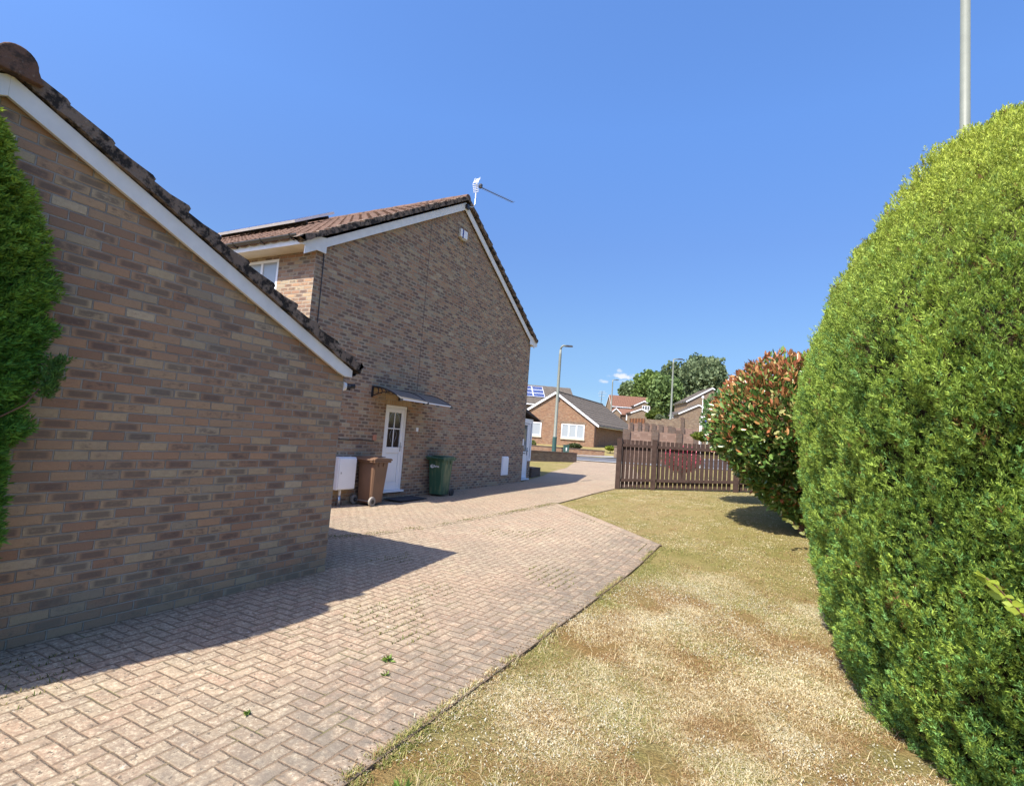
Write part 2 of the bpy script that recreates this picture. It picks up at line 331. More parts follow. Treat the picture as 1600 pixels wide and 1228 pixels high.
def scatter(P, D, size, tmpl, cols, roll=None, tipcol=None):
    """place a leaf template (verts (k,3): y along the leaf, z its normal; faces) at P along D"""
    tv, tf = tmpl; n = len(P); D = unit(D)
    rnd = RNG.normal(size=(n, 3)) if roll is None else roll
    S = unit(np.cross(D, rnd)); N = np.cross(S, D)
    sz = np.asarray(size).reshape(-1, 1, 1)*np.ones((n, 1, 1))
    V = P[:, None, :] + sz*(tv[None, :, 0:1]*S[:, None, :]+tv[None, :, 1:2]*D[:, None, :]+tv[None, :, 2:3]*N[:, None, :])
    F = tf[None]+(np.arange(n)*len(tv))[:, None, None]
    C = np.repeat(cols[:, None, :], len(tv), 1)
    if tipcol is not None:
        w = np.clip(tv[:, 1], 0, 1)[None, :, None]; C = C*(1-w*.55)+tipcol[:, None, :]*w*.55
    return V.reshape(-1, 3), F.reshape(-1, tf.shape[1]), C.reshape(-1, 3)
def spray_template(seed):
    r = np.random.default_rng(seed); v = []; f = []; tone = []
    def leaf(y0, ang, L, w):
        lift = r.uniform(-.45, .55); tw = r.uniform(-1.2, 1.2)
        d = np.array([math.sin(ang), math.cos(ang), lift]); sd = np.array([math.cos(ang)*math.cos(tw), -math.sin(ang)*math.cos(tw), math.sin(tw)]); b0 = np.array([0, y0, 0]); o = len(v)
        v.extend([b0, b0+d*L*.45+sd*w, b0+d*L, b0+d*L*.45-sd*w]); f.append((o, o+1, o+2, o+3)); tone.extend([r.uniform(.5, 1.45)]*4)
    leaf(.45, r.uniform(-.1, .1), .55, .055)
    for y0, L in ((.0,.40), (.18,.42), (.36,.38), (.54,.30)):
        leaf(y0, r.uniform(.35, .95), L*r.uniform(.8, 1.2), .055); leaf(y0+.08, -r.uniform(.35, .95), L*r.uniform(.8, 1.2), .055)
    return np.array(v), np.array(f), np.array(tone)
SPRAYS = [spray_template(k) for k in range(5)]
def scatter_sprays(P, D, size, cols, tipcol):
    out = []; o = 0; k = RNG.integers(0, len(SPRAYS), len(P))
    for q, tm in enumerate(SPRAYS):
        m_ = k == q; V, F, C = scatter(P[m_], D[m_], size[m_], tm[:2], cols[m_], tipcol=tipcol[m_])
        C = C*np.tile(tm[2], m_.sum())[:, None]; out.append((V, F+o, C)); o += len(V)
    return [np.concatenate(x) for x in zip(*out)]
LEAF = (np.array([(0,0,0), (.20,.35,.05), (.17,.72,.03), (0,1,-.08), (-.17,.72,.03), (-.20,.35,.05), (0,.4,0), (0,.75,-.03)]), np.array([(0,1,6,6), (1,2,7,6), (2,3,7,7), (3,4,7,7), (4,5,6,7), (5,0,6,6)]))
LEAF = (LEAF[0][:6], np.array([(0,1,2,3), (0,3,4,5)]))
CLUMP = (np.array([(-.5,-.1,0), (.1,-.45,.15), (.55,.1,0), (-.05,.5,-.12)]), np.array([(0,1,2,3)]))
def wob(P, k, seed, octv=4):                   # smooth 3-D lumps in -1..1
    r = np.random.default_rng(seed); o = 0
    for i in range(octv):
        d = r.normal(size=(3, 3))*k*(1.5**i)
        o = o+np.sin(P@d[0]+r.random()*6)*np.sin(P@d[1]+r.random()*6+1)*(.75**i)
    return o/2.0

# ================================================================== SETTING
def grid(name, xs, ys, zf, material, label, cat):
    X, Y = np.meshgrid(xs, ys); Z = zf(X, Y); V = np.stack([X.ravel(), Y.ravel(), Z.ravel()], 1); nx, ny = len(xs), len(ys)
    i = np.arange((nx-1)*(ny-1)); a = i//(nx-1)*nx+i % (nx-1)
    F = np.stack([a, a+1, a+nx+1, a+nx], 1)
    o = raw_mesh(name, V, F, material, smooth=True, uv=V[:, :2]); tag(o, label, cat, kind='structure'); return o
xs = np.unique(np.concatenate([np.linspace(-700, -60, 17), np.linspace(-60, -14, 24), np.linspace(-14, 4, 61), np.linspace(4, 60, 20), np.linspace(60, 700, 17)]))
ys = np.unique(np.concatenate([np.linspace(-300, -6, 12), np.linspace(-6, 24, 91), np.linspace(24, 60, 37), np.linspace(60, 160, 26), np.linspace(160, 900, 20)]))
def lawn_z(X, Y): return gz(X, Y) - .016
grid('ground', xs, ys, lawn_z, M['lawn'], 'parched yellow brown lawn and the ground beyond it', 'ground')
def sheet(name, outline, off, material, label, cat, res=.5, skirt=.06):
    """flat-laid paving cut to an outline, following the ground, with its edges turned down"""
    bm = bmesh.new(); pts = [bm.verts.new((x, y, 0)) for x, y in outline]; bm.faces.new(pts)
    xs_ = [p[0] for p in outline]; ys_ = [p[1] for p in outline]
    for ax, lo, hi in ((0, min(xs_), max(xs_)), (1, min(ys_), max(ys_))):
        q = lo+res
        while q < hi-1e-3:
            co = (q, 0, 0) if ax == 0 else (0, q, 0); no = (1, 0, 0) if ax == 0 else (0, 1, 0)
            bmesh.ops.bisect_plane(bm, geom=bm.verts[:]+bm.edges[:]+bm.faces[:], plane_co=co, plane_no=no); q += res
    for f in bm.faces:
        if f.normal.z < 0: f.normal_flip()
    edges = [e for e in bm.edges if e.is_boundary]
    ret = bmesh.ops.extrude_edge_only(bm, edges=edges); low = [g for g in ret['geom'] if isinstance(g, bmesh.types.BMVert)]
    ls = set(low)
    for v in bm.verts: v.co.z = gzf(v.co.x, v.co.y)+off-(skirt if v in ls else 0)
    me = bpy.data.meshes.new(name); uvl = bm.loops.layers.uv.new('UVMap')
    for f in bm.faces:
        for l in f.loops: l[uvl].uv = (l.vert.co.x, l.vert.co.y+(0 if l.vert not in ls else .05))
    bm.to_mesh(me); bm.free(); me.materials.append(material)
    o = bpy.data.objects.new(name, me); COL.objects.link(o); return tag(o, label, cat, kind='structure')
def strip(name, path, width, off, label, skirt=.05, mt='pave_edge', kind='structure'):
    mb = MB(); s = 0; n = len(path)
    P = []
    for (x0, y0), (x1, y1) in zip(path[:-1], path[1:]):
        L = math.hypot(x1-x0, y1-y0); k = max(1, int(L/.5))
        for i in range(k): P.append((x0+(x1-x0)*i/k, y0+(y1-y0)*i/k))
    P.append(path[-1]); rows = []
    for i, (x, y) in enumerate(P):
        a, b_ = P[max(0, i-1)], P[min(len(P)-1, i+1)]; d = Vector((b_[0]-a[0], b_[1]-a[1])).normalized(); nn = Vector((-d.y, d.x))*width
        if i: s += math.hypot(x-P[i-1][0], y-P[i-1][1])
        q = (x+nn.x, y+nn.y); rows.append(((x, y, gzf(x, y)+off), (q[0], q[1], gzf(*q)+off), s))
    for (a, b_, s0), (c, d, s1) in zip(rows[:-1], rows[1:]):
        mb.add([a, c, d, b_], [(0, 1, 2, 3)], [[(s0, 0), (s1, 0), (s1, width), (s0, width)]])
        lo = lambda p: (p[0], p[1], p[2]-skirt)
        mb.add([a, c, lo(c), lo(a)], [(0, 3, 2, 1)], [[(s0, 0.02), (s1, .02), (s1, .05), (s0, .05)]])
    o = mb.build(name, M[mt], recalc=False); return tag(o, label, 'paving edge', kind='structure')
PARK = [(-4.75,-3.), (-1.80,-3.), (-1.80,9.02), (-4.82,11.89), (-5.40,8.66), (-5.72,6.3), (-6.6,5.0), (-8.3,4.65), (-12,4.65), (-12,4.5), (-4.75,4.5)]
sheet('parking_paving', [(-4.9,-3.), (-1.80,-3.), (-1.80,9.02), (-4.82,11.89), (-5.40,8.66), (-5.80,6.3), (-6.6,5.2), (-9,4.75), (-14,4.7), (-14,4.4), (-4.9,4.4)], .004, M['pave'], 'herringbone block paved parking area beside the garage', 'paving')
sheet('driveway', [(-5.40,8.66), (-4.82,11.89), (-4.70,13.1), (-4.56, 16.2), (-4.3, 18.5), (-6.0, 25.), (-8.2, 32.), (-9.4, 37.5), (-14.4, 37.5), (-12.2,32.9), (-9.74,25.15), (-8.85,21.), (-8.55,19.7), (-8.3,17.2), (-8.3,7.3), (-14,7.3), (-14,4.7), (-9,4.75), (-6.6,5.2), (-5.80,6.3)], .000, M['pave'], 'long block paved driveway running past the house to the road', 'driveway')
strip('paving_edge', [(-1.79,9.10), (-1.79,-3.)][::-1], .2, .010, 'header course of weathered pavers along the lawn', skirt=.07)
strip('paving_edge', [(-4.84,11.97), (-1.76,9.045)][::-1], .2, .009, 'diagonal header course of pavers at the end of the parking area', skirt=.07)
strip('paving_edge', [(-4.86,11.9), (-5.43,8.66), (-5.83,6.3), (-6.62,5.18)], .1, .008, 'weedy paver course between parking area and driveway', skirt=.02)
strip('paving_edge', [(-4.60,16.2), (-4.68,13.1), (-4.80,11.95)][::-1], .1, .008, 'paver edging between driveway and lawn near the fence', skirt=.05)
# road and pavement across the end of the drive
def band(name, d0, d1, off, material, label, r0=-90, r1=60):
    mb = MB(); rs = np.linspace(r0, r1, 40)
    for a, b_ in zip(rs[:-1], rs[1:]):
        q = [G(a, d0), G(b_, d0), G(b_, d1), G(a, d1)]
        mb.poly([(p[0], p[1], gzf(p[0], p[1])+off) for p in q])
    return tag(mb.build(name, material, recalc=False), label, name.replace('_', ' '), kind='structure')
ROADZ = .02
band('pavement', 37.6, 39.1, .05, M['kerb'], 'pale footway on the near side of the road')
band('road', 39.1, 44.2, .03, M['asphalt'], 'grey asphalt road at the end of the drive')
band('pavement', 44.2, 45.4, .09, M['kerb'], 'pale footway below the bungalow garden wall')

# ================================================================== GARAGE (big brick gable, left)
gx = -4.647; gy0, gy1 = -1.88, 4.62; gr = (gy0+gy1)/2; gez, gaz = .62, 2.07
gar = thing('garage', 'brick garage gable filling the left of the photo with mossy verge tiles', 'garage', (-7.6, gr, -1.68))
mb = MB(); Zb = -1.76
mb.poly([(gx, gy0, Zb), (gx, gy1, Zb), (gx, gy1, gez), (gx, gr, gaz), (gx, gy0, gez)])
mb.poly([(gx-6, gy0, Zb), (gx-6, gy1, Zb), (gx-6, gy1, gez), (gx-6, gr, gaz), (gx-6, gy0, gez)])
mb.poly([(gx, gy1, Zb), (gx-6, gy1, Zb), (gx-6, gy1, gez), (gx, gy1, gez)]); mb.poly([(gx, gy0, Zb), (gx-6, gy0, Zb), (gx-6, gy0, gez), (gx, gy0, gez)])
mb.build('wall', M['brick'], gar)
def tile_slope(mb, ridge0, a, s, La, Ls, gauge=.33, wave=.3, amp=.028, step=.028, per=8):
    """courses of profiled tiles running down s from the ridge, width La along a"""
    a = Vector(a).normalized(); s = Vector(s).normalized(); n = a.cross(s)
    if n.z < 0: n = -n
    nx = max(2, int(La/wave*per)); nc = int(math.ceil(Ls/gauge))
    us = [La*i/nx for i in range(nx+1)]
    for k in range(nc):
        t0 = k*gauge; t1 = min(Ls, t0+gauge); V = []
        jit = random.uniform(-.006, .006)
        for t_, h in ((t0, 0), (t1, step+jit), (t1+.002, -.004)):
            for u in us:
                ph = (u/wave) % 1; w = amp*(math.sin(ph*math.pi)**1.6) if ph < .62 else amp*.12
                V.append(Vector(ridge0)+a*u+s*t_+n*(h+w+random.uniform(-.002, .002)))
        W = nx+1; F = []
        for i in range(nx): F += [(i, i+1, W+i+1, W+i), (W+i, W+i+1, 2*W+i+1, 2*W+i)]
        mb.add(V, F)
def verge_tiles(mb, top, s, n, out, L, gauge, thick, wide, tilt, jit):
    s = Vector(s).normalized(); n = Vector(n).normalized(); out = Vector(out).normalized(); k = 0; t_ = -.03
    while t_ < L-.05:
        t1 = min(L, t_+gauge+.02); o0 = random.uniform(-jit, jit); o1 = random.uniform(-jit, jit)
        P = [Vector(top)+s*t_-n*thick*.5, Vector(top)+s*t1-n*thick*.5, Vector(top)+s*(t1+random.uniform(-jit, jit))+n*(thick*.5+tilt+o1), Vector(top)+s*(t1-.03)+n*(thick*.5+tilt+.012+o1), Vector(top)+s*(t_+.16)+n*(thick*.5+tilt*.55+o0*.6), Vector(top)+s*t_+n*(thick*.5+o0*.3)]
        # break the lower edge up with crumbling mortar
        P = [P[0]]+[Vector(top)+s*(t_+(t1-t_)*q)-n*(thick*.5+random.uniform(-jit, jit)) for q in (.25, .5, .75)]+P[1:]
        w_ = wide+random.uniform(-.012, .012)
        mb.prism([p-out*(w_*.5+.1) for p in P], out*(w_+.1)); t_ += gauge
for sgn in (1, -1):
    s = Vector((0, sgn*(gy1-gr), gez-gaz)).normalized(); n = Vector((0, -s.z*sgn, abs(s.y)))if False else Vector((0, sgn*abs(s.z), abs(s.y)))
    L = math.hypot(gy1-gr, gaz-gez)+.20
    # bargeboard: hangs below the roof line, proud of the brickwork
    mb = MB(); top = Vector((gx+.02, gr, gaz+.06)); q_ = abs((gez-gaz)/(gy1-gr)); at_ = lambda dy, dz=0: Vector((gx+.02, gr+sgn*dy, gaz+.06-q_*dy+dz))
    P = [top, at_(3.32), Vector((gx+.02, gr+sgn*3.32, .565)), Vector((gx+.02, gr+sgn*3.20, .565)), at_(3.1, -.148), at_(0, -.148)]
    mb.prism(P, (.035, 0, 0)); mb.build('bargeboard', M['upvc_dirty'], gar, bevel=.004)
    mb = MB(); verge_tiles(mb, (gx+.045, gr, gaz+.122), s, n, (1, 0, 0), L-.0, .33, .092, .08, .026, .012)
    mb.build('verge', M['verge'], gar, bevel=.012)
    mb = MB(); tile_slope(mb, (gx-6.1, gr, gaz+.13), (1, 0, 0), s, 6.12, L+.03); mb.build('roof', M['tile'], gar)
    mb = MB(); yb = gy1+.02 if sgn > 0 else gy0-.02
    mb.box(gx-6, gx+.015, min(yb, yb+sgn*.045), max(yb, yb+sgn*.045), gez-.05, gez+.03)
    mb.build('fascia', M['upvc'], gar)
    mb = MB(); pts = [Vector((gx-6.05, yb+sgn*(.105+.055*math.cos(a)), gez+.02+.055*math.sin(a))) for a in np.linspace(math.pi, 2*math.pi, 9)]
    pts += [Vector((gx-6.05, yb+sgn*(.105+.048*math.cos(a)), gez+.02+.048*math.sin(a))) for a in np.linspace(2*math.pi, math.pi, 9)]
    mb.prism(pts, (6.07, 0, 0)); mb.build('gutter', M['black'], gar)
# half-round ridge tiles with a mortared end
mb = MB(); x = gx+.13; k = 0
while x > gx-6:
    L = .44; r = .112+.005*(k % 2); a0 = [(0, r*math.cos(q), .95*r*math.sin(q)) for q in np.linspace(0, math.pi, 13)]
    pts = [Vector((x, gr+p[1], gaz+.135+p[2])) for p in a0]
    if k == 0: pts = [Vector((x, gr+.15, gaz+.05)), *pts, Vector((x, gr-.15, gaz+.05))]
    mb.prism(pts, (-L, 0, 0)); x -= L+.004; k += 1
mb.build('ridge', M['ridge'], gar, bevel=.008)
# security camera on the return wall near the corner
cam_t = thing('security_camera', 'small white and black security camera on the garage corner', 'camera', (gx-.12, gy1, .43))
mb = MB(); c0 = Vector((gx-.035, gy1+.003, .455)); mb.tube([c0, c0+Vector((0, .05, 0))], [.062, .05], 16); mb.build('base', M['upvc'], cam_t, smooth=False)
mb = MB(); c1 = Vector((gx-.03, gy1+.05, .455)); mb.tube([c1, c1+Vector((.03, .03, 0)), c1+Vector((.05, .05, -.002))], [.03, .04, .042], 12); mb.tube([c1+Vector((.03, .06, .01)), c1+Vector((.045, .11, .015))], [.028, .033], 12); mb.build('body', M['black'], cam_t)

# ================================================================== HOUSE (middle)
hx = -8.3; hy0, hy1 = 7.19, 17.10; hr = 12.14; hz = 3.40; hap = 6.33; HL = 11.2; HB = -1.80
hs = thing('house', 'two storey brick house with a windowless gable wall and brown tiled roof', 'house', (hx-5, hr, -1.66))
dy0, dy1, dz1, dz0 = 9.66, 10.47, .555, -1.50
mb = MB()
mb.poly([(hx, hy0, HB), (hx, dy0, HB), (hx, dy0, dz1), (hx, hy0, dz1)])
mb.poly([(hx, dy1, HB), (hx, hy1, HB), (hx, hy1, dz1), (hx, dy1, dz1)])
mb.poly([(hx, dy0, HB), (hx, dy1, HB), (hx, dy1, dz0-.03), (hx, dy0, dz0-.03)])
mb.poly([(hx, hy0, dz1), (hx, hy1, dz1), (hx, hy1, hz), (hx, hr, hap), (hx, hy0, hz)])
for y in (dy0, dy1): mb.poly([(hx, y, dz0-.03), (hx-.10, y, dz0-.03), (hx-.10, y, dz1), (hx, y, dz1)])
mb.poly([(hx, dy0, dz1), (hx, dy1, dz1), (hx-.1, dy1, dz1), (hx-.1, dy0, dz1)])
wx0, wx1, wz0, wz1 = -10.95, -9.35, 2.05, 3.29
S = hy0
for q in ([(hx, HB), (wx1, HB), (wx1, hz), (hx, hz)], [(wx1, HB), (wx0, HB), (wx0, wz0), (wx1, wz0)], [(wx1, wz1), (wx0, wz1), (wx0, hz), (wx1, hz)], [(wx0, HB), (hx-HL, HB), (hx-HL, hz), (wx0, hz)]):
    mb.poly([(a, S, b_) for a, b_ in q])
for x in (wx0, wx1): mb.poly([(x, S, wz0), (x, S+.08, wz0), (x, S+.08, wz1), (x, S, wz1)])
mb.poly([(hx, hy1, HB), (hx-HL, hy1, HB), (hx-HL, hy1, hz), (hx, hy1, hz)]); mb.poly([(hx-HL, hy0, HB), (hx-HL, hy1, HB), (hx-HL, hy1, hz), (hx-HL, hr, hap), (hx-HL, hy0, hz)])
mb.build('wall', M['brick_house'], hs)
mb = MB(); mb.box(hx-.02, hx+.003, dy0-.06, dy1+.10, dz1+.004, dz1+.225)
mb.build('lintel', M['soldier'], hs)
# thin dark movement joint and cable on the gable
mb = MB(); mb.box(hx+.001, hx+.005, 10.747, 10.758, .98, 5.45); mb.build('movement_joint', M['joint'], hs)
mb = MB(); mb.tube([(hx+.012, 7.25, 3.52), (hx+.014, 7.36, 3.42), (hx+.012, 7.38, 3.2), (hx+.012, 7.40, .5), (hx+.012, 7.42, -.3)], .009, 6); mb.build('cable', M['black'], hs)
# roof
sl = (hap-hz)/(hr-hy0); 
for sgn in (-1, 1):
    s = Vector((0, sgn, -sl)).normalized(); n = Vector((0, sgn*sl, 1)).normalized(); L = (hr-hy0+(.42 if sgn < 0 else .28))/abs(s.y)
    mb = MB(); tile_slope(mb, (hx-HL, hr, hap+.30), (1, 0, 0), s, HL+.10, L, gauge=.345, wave=.3, amp=.035, step=.032, per=7); mb.build('roof', M['tile'], hs)
    mb = MB(); top = Vector((hx+.045, hr, hap+.17)); Lb = L-.10; e = top+s*Lb
    mb.prism([top, e, e+Vector((0, 0, -.19)), top+Vector((0, 0, -.21))], (.03, 0, 0)); mb.build('bargeboard', M['upvc_dirty'], hs, bevel=.004)
    mb = MB(); verge_tiles(mb, (hx+.10, hr, hap+.285), s, n, (1, 0, 0), L+.02, .345, .085, .10, .030, .008); mb.build('verge', M['verge'], hs, bevel=.006)
    yw = hy0 if sgn < 0 else hy1; ye = yw+sgn*.36
    mb = MB(); mb.box(hx-HL, hx+.04, min(ye, ye+sgn*.022), max(ye, ye+sgn*.022), hz-.04, hz+.145); mb.build('fascia', M['upvc_dirty'], hs)
    mb = MB(); mb.box(hx-HL, hx+.04, min(yw, ye), max(yw, ye), hz-.03, hz-.015); mb.build('soffit', M['soffit'], hs)
    mb = MB(); mb.prism([(hx+.045, yw-sgn*.18, hz-.05), (hx+.045, ye+sgn*.024, hz-.05), (hx+.045, ye+sgn*.024, hz+.16), (hx+.045, yw-sgn*.18, hz+.27)], (.032, 0, 0)); mb.build('box_end', M['upvc_dirty'], hs, bevel=.003)
    mb = MB(); yg = ye+sgn*.085; zg = hz+.135
    pts = [Vector((hx-HL, yg+.058*math.cos(a), zg+.058*math.sin(a))) for a in np.linspace(math.pi, 2*math.pi, 9)]+[Vector((hx-HL, yg+.05*math.cos(a), zg+.05*math.sin(a))) for a in np.linspace(2*math.pi, math.pi, 9)]
    mb.prism(pts, (HL-.02, 0, 0)); gt = mb.build('gutter', M['gutter'], hs)
    for k in range(6 if sgn < 0 else 0):
        xb = hx-.22-k*.83; MB().prism([(xb, ye+sgn*.022, zg-.09), (xb, yg+sgn*.03, zg-.068), (xb, yg+sgn*.07, zg+.005), (xb, ye+sgn*.022, zg-.0)], (.03, 0, 0)).build('gutter_bracket', M['black'], gt)
mb = MB(); x = hx+.14; k = 0
while x > hx-HL:
    r = .125+.005*(k % 2); mb.prism([Vector((x, hr+r*math.cos(q), hap+.30+r*.95*math.sin(q)-.02)) for q in np.linspace(0, math.pi, 11)], (-.44, 0, 0)); x -= .444; k += 1
mb.build('ridge', M['ridge'], hs, bevel=.006)
def window(root, O, u, n, w, h, bars, matp=None, depth=.05, sill=None, name='window', fr=.055, trans=()):
    """white frame with mullions at the given fractions; the glazing is its sub-part"""
    mb = MB().frame(O, u, n)
    mb.box(0, w, -.02, depth, 0, fr); mb.box(0, w, -.02, depth, h-fr, h); mb.box(0, fr, -.019, depth-.001, fr, h-fr); mb.box(w-fr, w, -.019, depth-.001, fr, h-fr)
    for b_ in bars: mb.box(w*b_-fr*.6, w*b_+fr*.6, -.018, depth-.002, fr, h-fr)
    for z, x0, x1 in trans: mb.box(w*x0, w*x1, -.017, depth-.008, h*z-.012, h*z+.012)
    f = mb.build(name, M['upvc'], root)
    mb = MB().frame(O, u, n); mb.box(fr*.5, w-fr*.5, 0, .012, fr*.5, h-fr*.5); mb.build('pane', matp or M['glass_curtain'], f)
    if sill:
        mb = MB().frame(O, u, n); mb.box(-.05, w+.05, -.02, depth+.05, -sill, -.004); mb.build('sill', M['cream'], f)
    return f
window(hs, (wx1, hy0+.03, wz0), (-1, 0, 0), (0, -1, 0), wx1-wx0, wz1-wz0, (.32, .68), M['glass_curtain'], .03, trans=((.30, .04, .3), (.30, .72, .96)))
# side door
dr = tag(MB().frame((hx-.085, dy0, dz0), (0, 1, 0), (1, 0, 0)).box(0, .07, -.05, .05, 0, dz1-dz0-.004).box(dy1-dy0-.07, dy1-dy0, -.05, .05, 0, dz1-dz0-.004).box(.07, dy1-dy0-.07, -.05, .05, dz1-dz0-.075, dz1-dz0-.004).build('door_frame', M['upvc'], hs, bevel=.004))
W = dy1-dy0; H = dz1-dz0; O = (hx-.075, dy0, dz0)
mb = MB().frame(O, (0, 1, 0), (1, 0, 0)); a, b_ = .075, W-.075
mb.box(a, a+.10, -.02, .035, .05, H-.08); mb.box(b_-.10, b_, -.02, .035, .05, H-.08)
for z0, z1 in ((.05, .22), (.92, 1.06), (H-.17, H-.08)): mb.box(a+.10, b_-.10, -.02, .0345, z0, z1)
mb.box(a+.10, b_-.10, -.02, .012, .22, .92); mb.box(a+.115, b_-.115, .01, .022, .25, .89)
door = mb.build('door', M['upvc'], hs, bevel=.005)
mb = MB().frame(O, (0, 1, 0), (1, 0, 0)); mb.box(a+.09, b_-.09, .0, .008, 1.05, H-.16); mb.build('pane', M['glass_dark'], door)
mb = MB().frame(O, (0, 1, 0), (1, 0, 0)); cx = (a+b_)/2; mb.box(cx-.012, cx+.012, .006, .02, 1.06, H-.17); mb.box(a+.1, b_-.1, .006, .019, 1.06+(H-1.23)*.52, 1.06+(H-1.23)*.52+.024); mb.build('glazing_bars', M['upvc'], door)
# leaded arch and scrolls seen in the glass
mb = MB().frame(O, (0, 1, 0), (1, 0, 0)); gw = b_-a-.2; gz0 = 1.06; gh = H-1.23
arc = [(cx+gw*.42*math.cos(q), .010, gz0+gh*.70+gw*.55*math.sin(q)) for q in np.linspace(.1, math.pi-.1, 15)]
mb.tube(arc, .004, 5)
for sx in (-1, 1):
    mb.tube([(cx+sx*(.05+.07*math.sin(q)), .010, gz0+.12+gh*.5*q/4) for q in np.linspace(0, 4, 15)], .003, 5)
mb.build('leading', M['steel'], door)
mb = MB().frame(O, (0, 1, 0), (1, 0, 0)); mb.box(b_-.075, b_-.045, .033, .043, .96, 1.18); mb.tube([(b_-.06, .04, 1.08), (b_-.06, .08, 1.08), (b_-.16, .085, 1.08)], .010, 8); mb.build('handle', M['steel'], door)
mb = MB().frame(O, (0, 1, 0), (1, 0, 0)); mb.box(-.03, W+.03, -.03, .13, .0, .045); mb.build('threshold', M['upvc'], hs, bevel=.004)
# far-end porch of the house: white door, glazed side, lean-to roof
px = -8.50; py0, py1 = 17.12, 18.16
def zt(y): return gzf(px, y)
mb = MB(); mb.box(px-3.2, px, 17.9, py1, -1.75, -.82); mb.box(px-3.2, px, 17.12, 17.9, -1.75, -1.47); mb.build('porch_wall', M['brick_house'], hs)
O = (px-.04, 17.30, -1.46); mb = MB().frame(O, (0, 1, 0), (1, 0, 0)); W = .64; H = 2.0
mb.box(0, .05, -.04, .035, 0, H); mb.box(W-.05, W, -.04, .035, 0, H); mb.box(.05, W-.05, -.04, .035, H-.05, H); mb.box(.05, W-.05, -.04, .03, .02, .12); mb.box(.05, W-.05, -.04, .03, .86, .98)
mb.box(.05, .13, -.04, .03, .98, H-.05); mb.box(W-.14, W-.05, -.04, .03, .98, H-.05); mb.box(.05, W-.05, -.03, .015, .12, .86); mb.box(.14, W-.15, .014, .025, .17, .82)
pd = mb.build('porch_door', M['upvc'], hs, bevel=.004)
mb = MB().frame(O, (0, 1, 0), (1, 0, 0)); mb.box(.12, W-.13, -.01, .004, .98, H-.06); mb.build('pane', M['glass'], pd)
mb = MB().frame(O, (0, 1, 0), (1, 0, 0)); mb.box(W-.115, W-.085, .029, .045, .85, 1.12); mb.tube([(W-.1, .04, 1.0), (W-.1, .075, 1.0), (W-.20, .08, 1.0)], .012, 6); mb.box(.2, .42, .029, .04, .90, .93); mb.build('handle', M['black'], pd)
mb = MB(); mb.box(px-.10, px+.10, 17.27, 17.97, -1.50, -1.455); mb.build('threshold', M['upvc'], hs)
mb = MB(); mb.box(px-.06, px+.004, 17.945, 18.02, -.82, .68); mb.box(px-.06, px+.004, 18.10, py1+.02, -.82, .68); mb.box(px-3.2, px+.002, 18.07, 18.10, -.82, -.72); mb.box(px-3.2, px+.006, 17.12, py1+.03, .56, .72)
for k in range(5): mb.box(px-3.2+k*.78, px-3.2+k*.78+.06, 18.10, 18.165, -.82, .56)
pf = mb.build('porch_frame', M['upvc'], hs)
mb = MB(); mb.box(px-.03, px-.02, 18.02, 18.10, -.8, .56); mb.box(px-3.1, px-.06, 18.12, 18.13, -.8, .56); mb.build('pane', M['glass'], pf)
mb = MB(); mb.prism([(px-3.3, 17.11, 1.12), (px-3.3, 18.52, .745), (px-3.3, 18.54, .70), (px-3.3, 17.11, .98)], (3.42, 0, 0)); mb.box(px-3.3, px+.14, 18.50, 18.58, .66, .73); mb.build('porch_roof', M['tile_dark'], hs, bevel=.01)
mb = MB(); mb.box(hx+.002, hx+.02, 17.0, 17.07, -.25, -.02); mb.build('bell_box', M['upvc'], hs)
# solar panels on the south roof slope
sp = thing('solar_panel', 'solar panels racked along the ridge of the brick house', 'solar panel', (-14, 10.9, 5.8))
s = Vector((0, -1, -sl)).normalized(); n = Vector((0, -sl, 1)).normalized(); o0 = Vector((-16.9, hr, hap+.30))+s*.35+n*.19
for k in range(4):
    p = o0+Vector((1.0*k, 0, 0)); f = MB().prism([p, p+s*1.65, p+s*1.65+n*.075, p+n*.075], (.985, 0, 0)).build('panel', M['upvc_dirty'], sp)
    p = o0+Vector((1.0*k+.03, 0, 0))+n*.077+s*.03; MB().prism([p, p+s*1.59, p+s*1.59+n*.004, p+n*.004], (.92, 0, 0)).build('cell', M['cell'], f)
mb = MB()
for k in range(2):
    p = o0-n*.10+s*(.3+k*.9); mb.prism([p, p+s*.05, p+s*.05+n*.09, p+n*.09], (4., 0, 0))
mb.build('rail', M['dark_rail'], sp)
# television aerial at the apex
ae = thing('television_aerial', 'white television aerial with a long boom at the house apex', 'aerial', (hx+.12, 12.2, 6.35))
X = hx+.17
mb = MB(); mb.tube([(X-.06, 12.16, 6.40), (X, 12.26, 6.40), (X+.01, 12.38, 6.46), (X+.01, 12.43, 6.6), (X+.01, 12.43, 7.20)], .015, 8); mb.build('mast', M['steel'], ae, smooth=True)
mb = MB(); mb.box(X-.10, X-.02, 12.10, 12.24, 6.32, 6.44); mb.build('bracket', M['black'], ae)
mb = MB(); b0 = Vector((X+.01, 12.33, 7.10)); b1 = Vector((X+.30, 14.15, 7.33)); d_ = (b1-b0); mb.tube([b0, b1], .012, 6)
for k in range(17):
    q = b0+d_*(.18+.8*k/16); mb.tube([q+Vector((-.09, .01, 0)), q+Vector((.09, -.01, 0))], .004, 4)
q = b0+d_*.14; mb.box(q.x-.04, q.x+.04, q.y-.04, q.y+.04, q.z-.02, q.z+.09); mb.build('boom', M['gutter'], ae)
mb = MB()
for sz in (-1, 1):
    for k in range(5):
        z = 7.13+sz*(.03+.045*k); y = 12.33+.035*k if sz > 0 else 12.33+.02*k
        mb.box(X-.06, X+.09, y, y+.015, z-.005, z+.005)
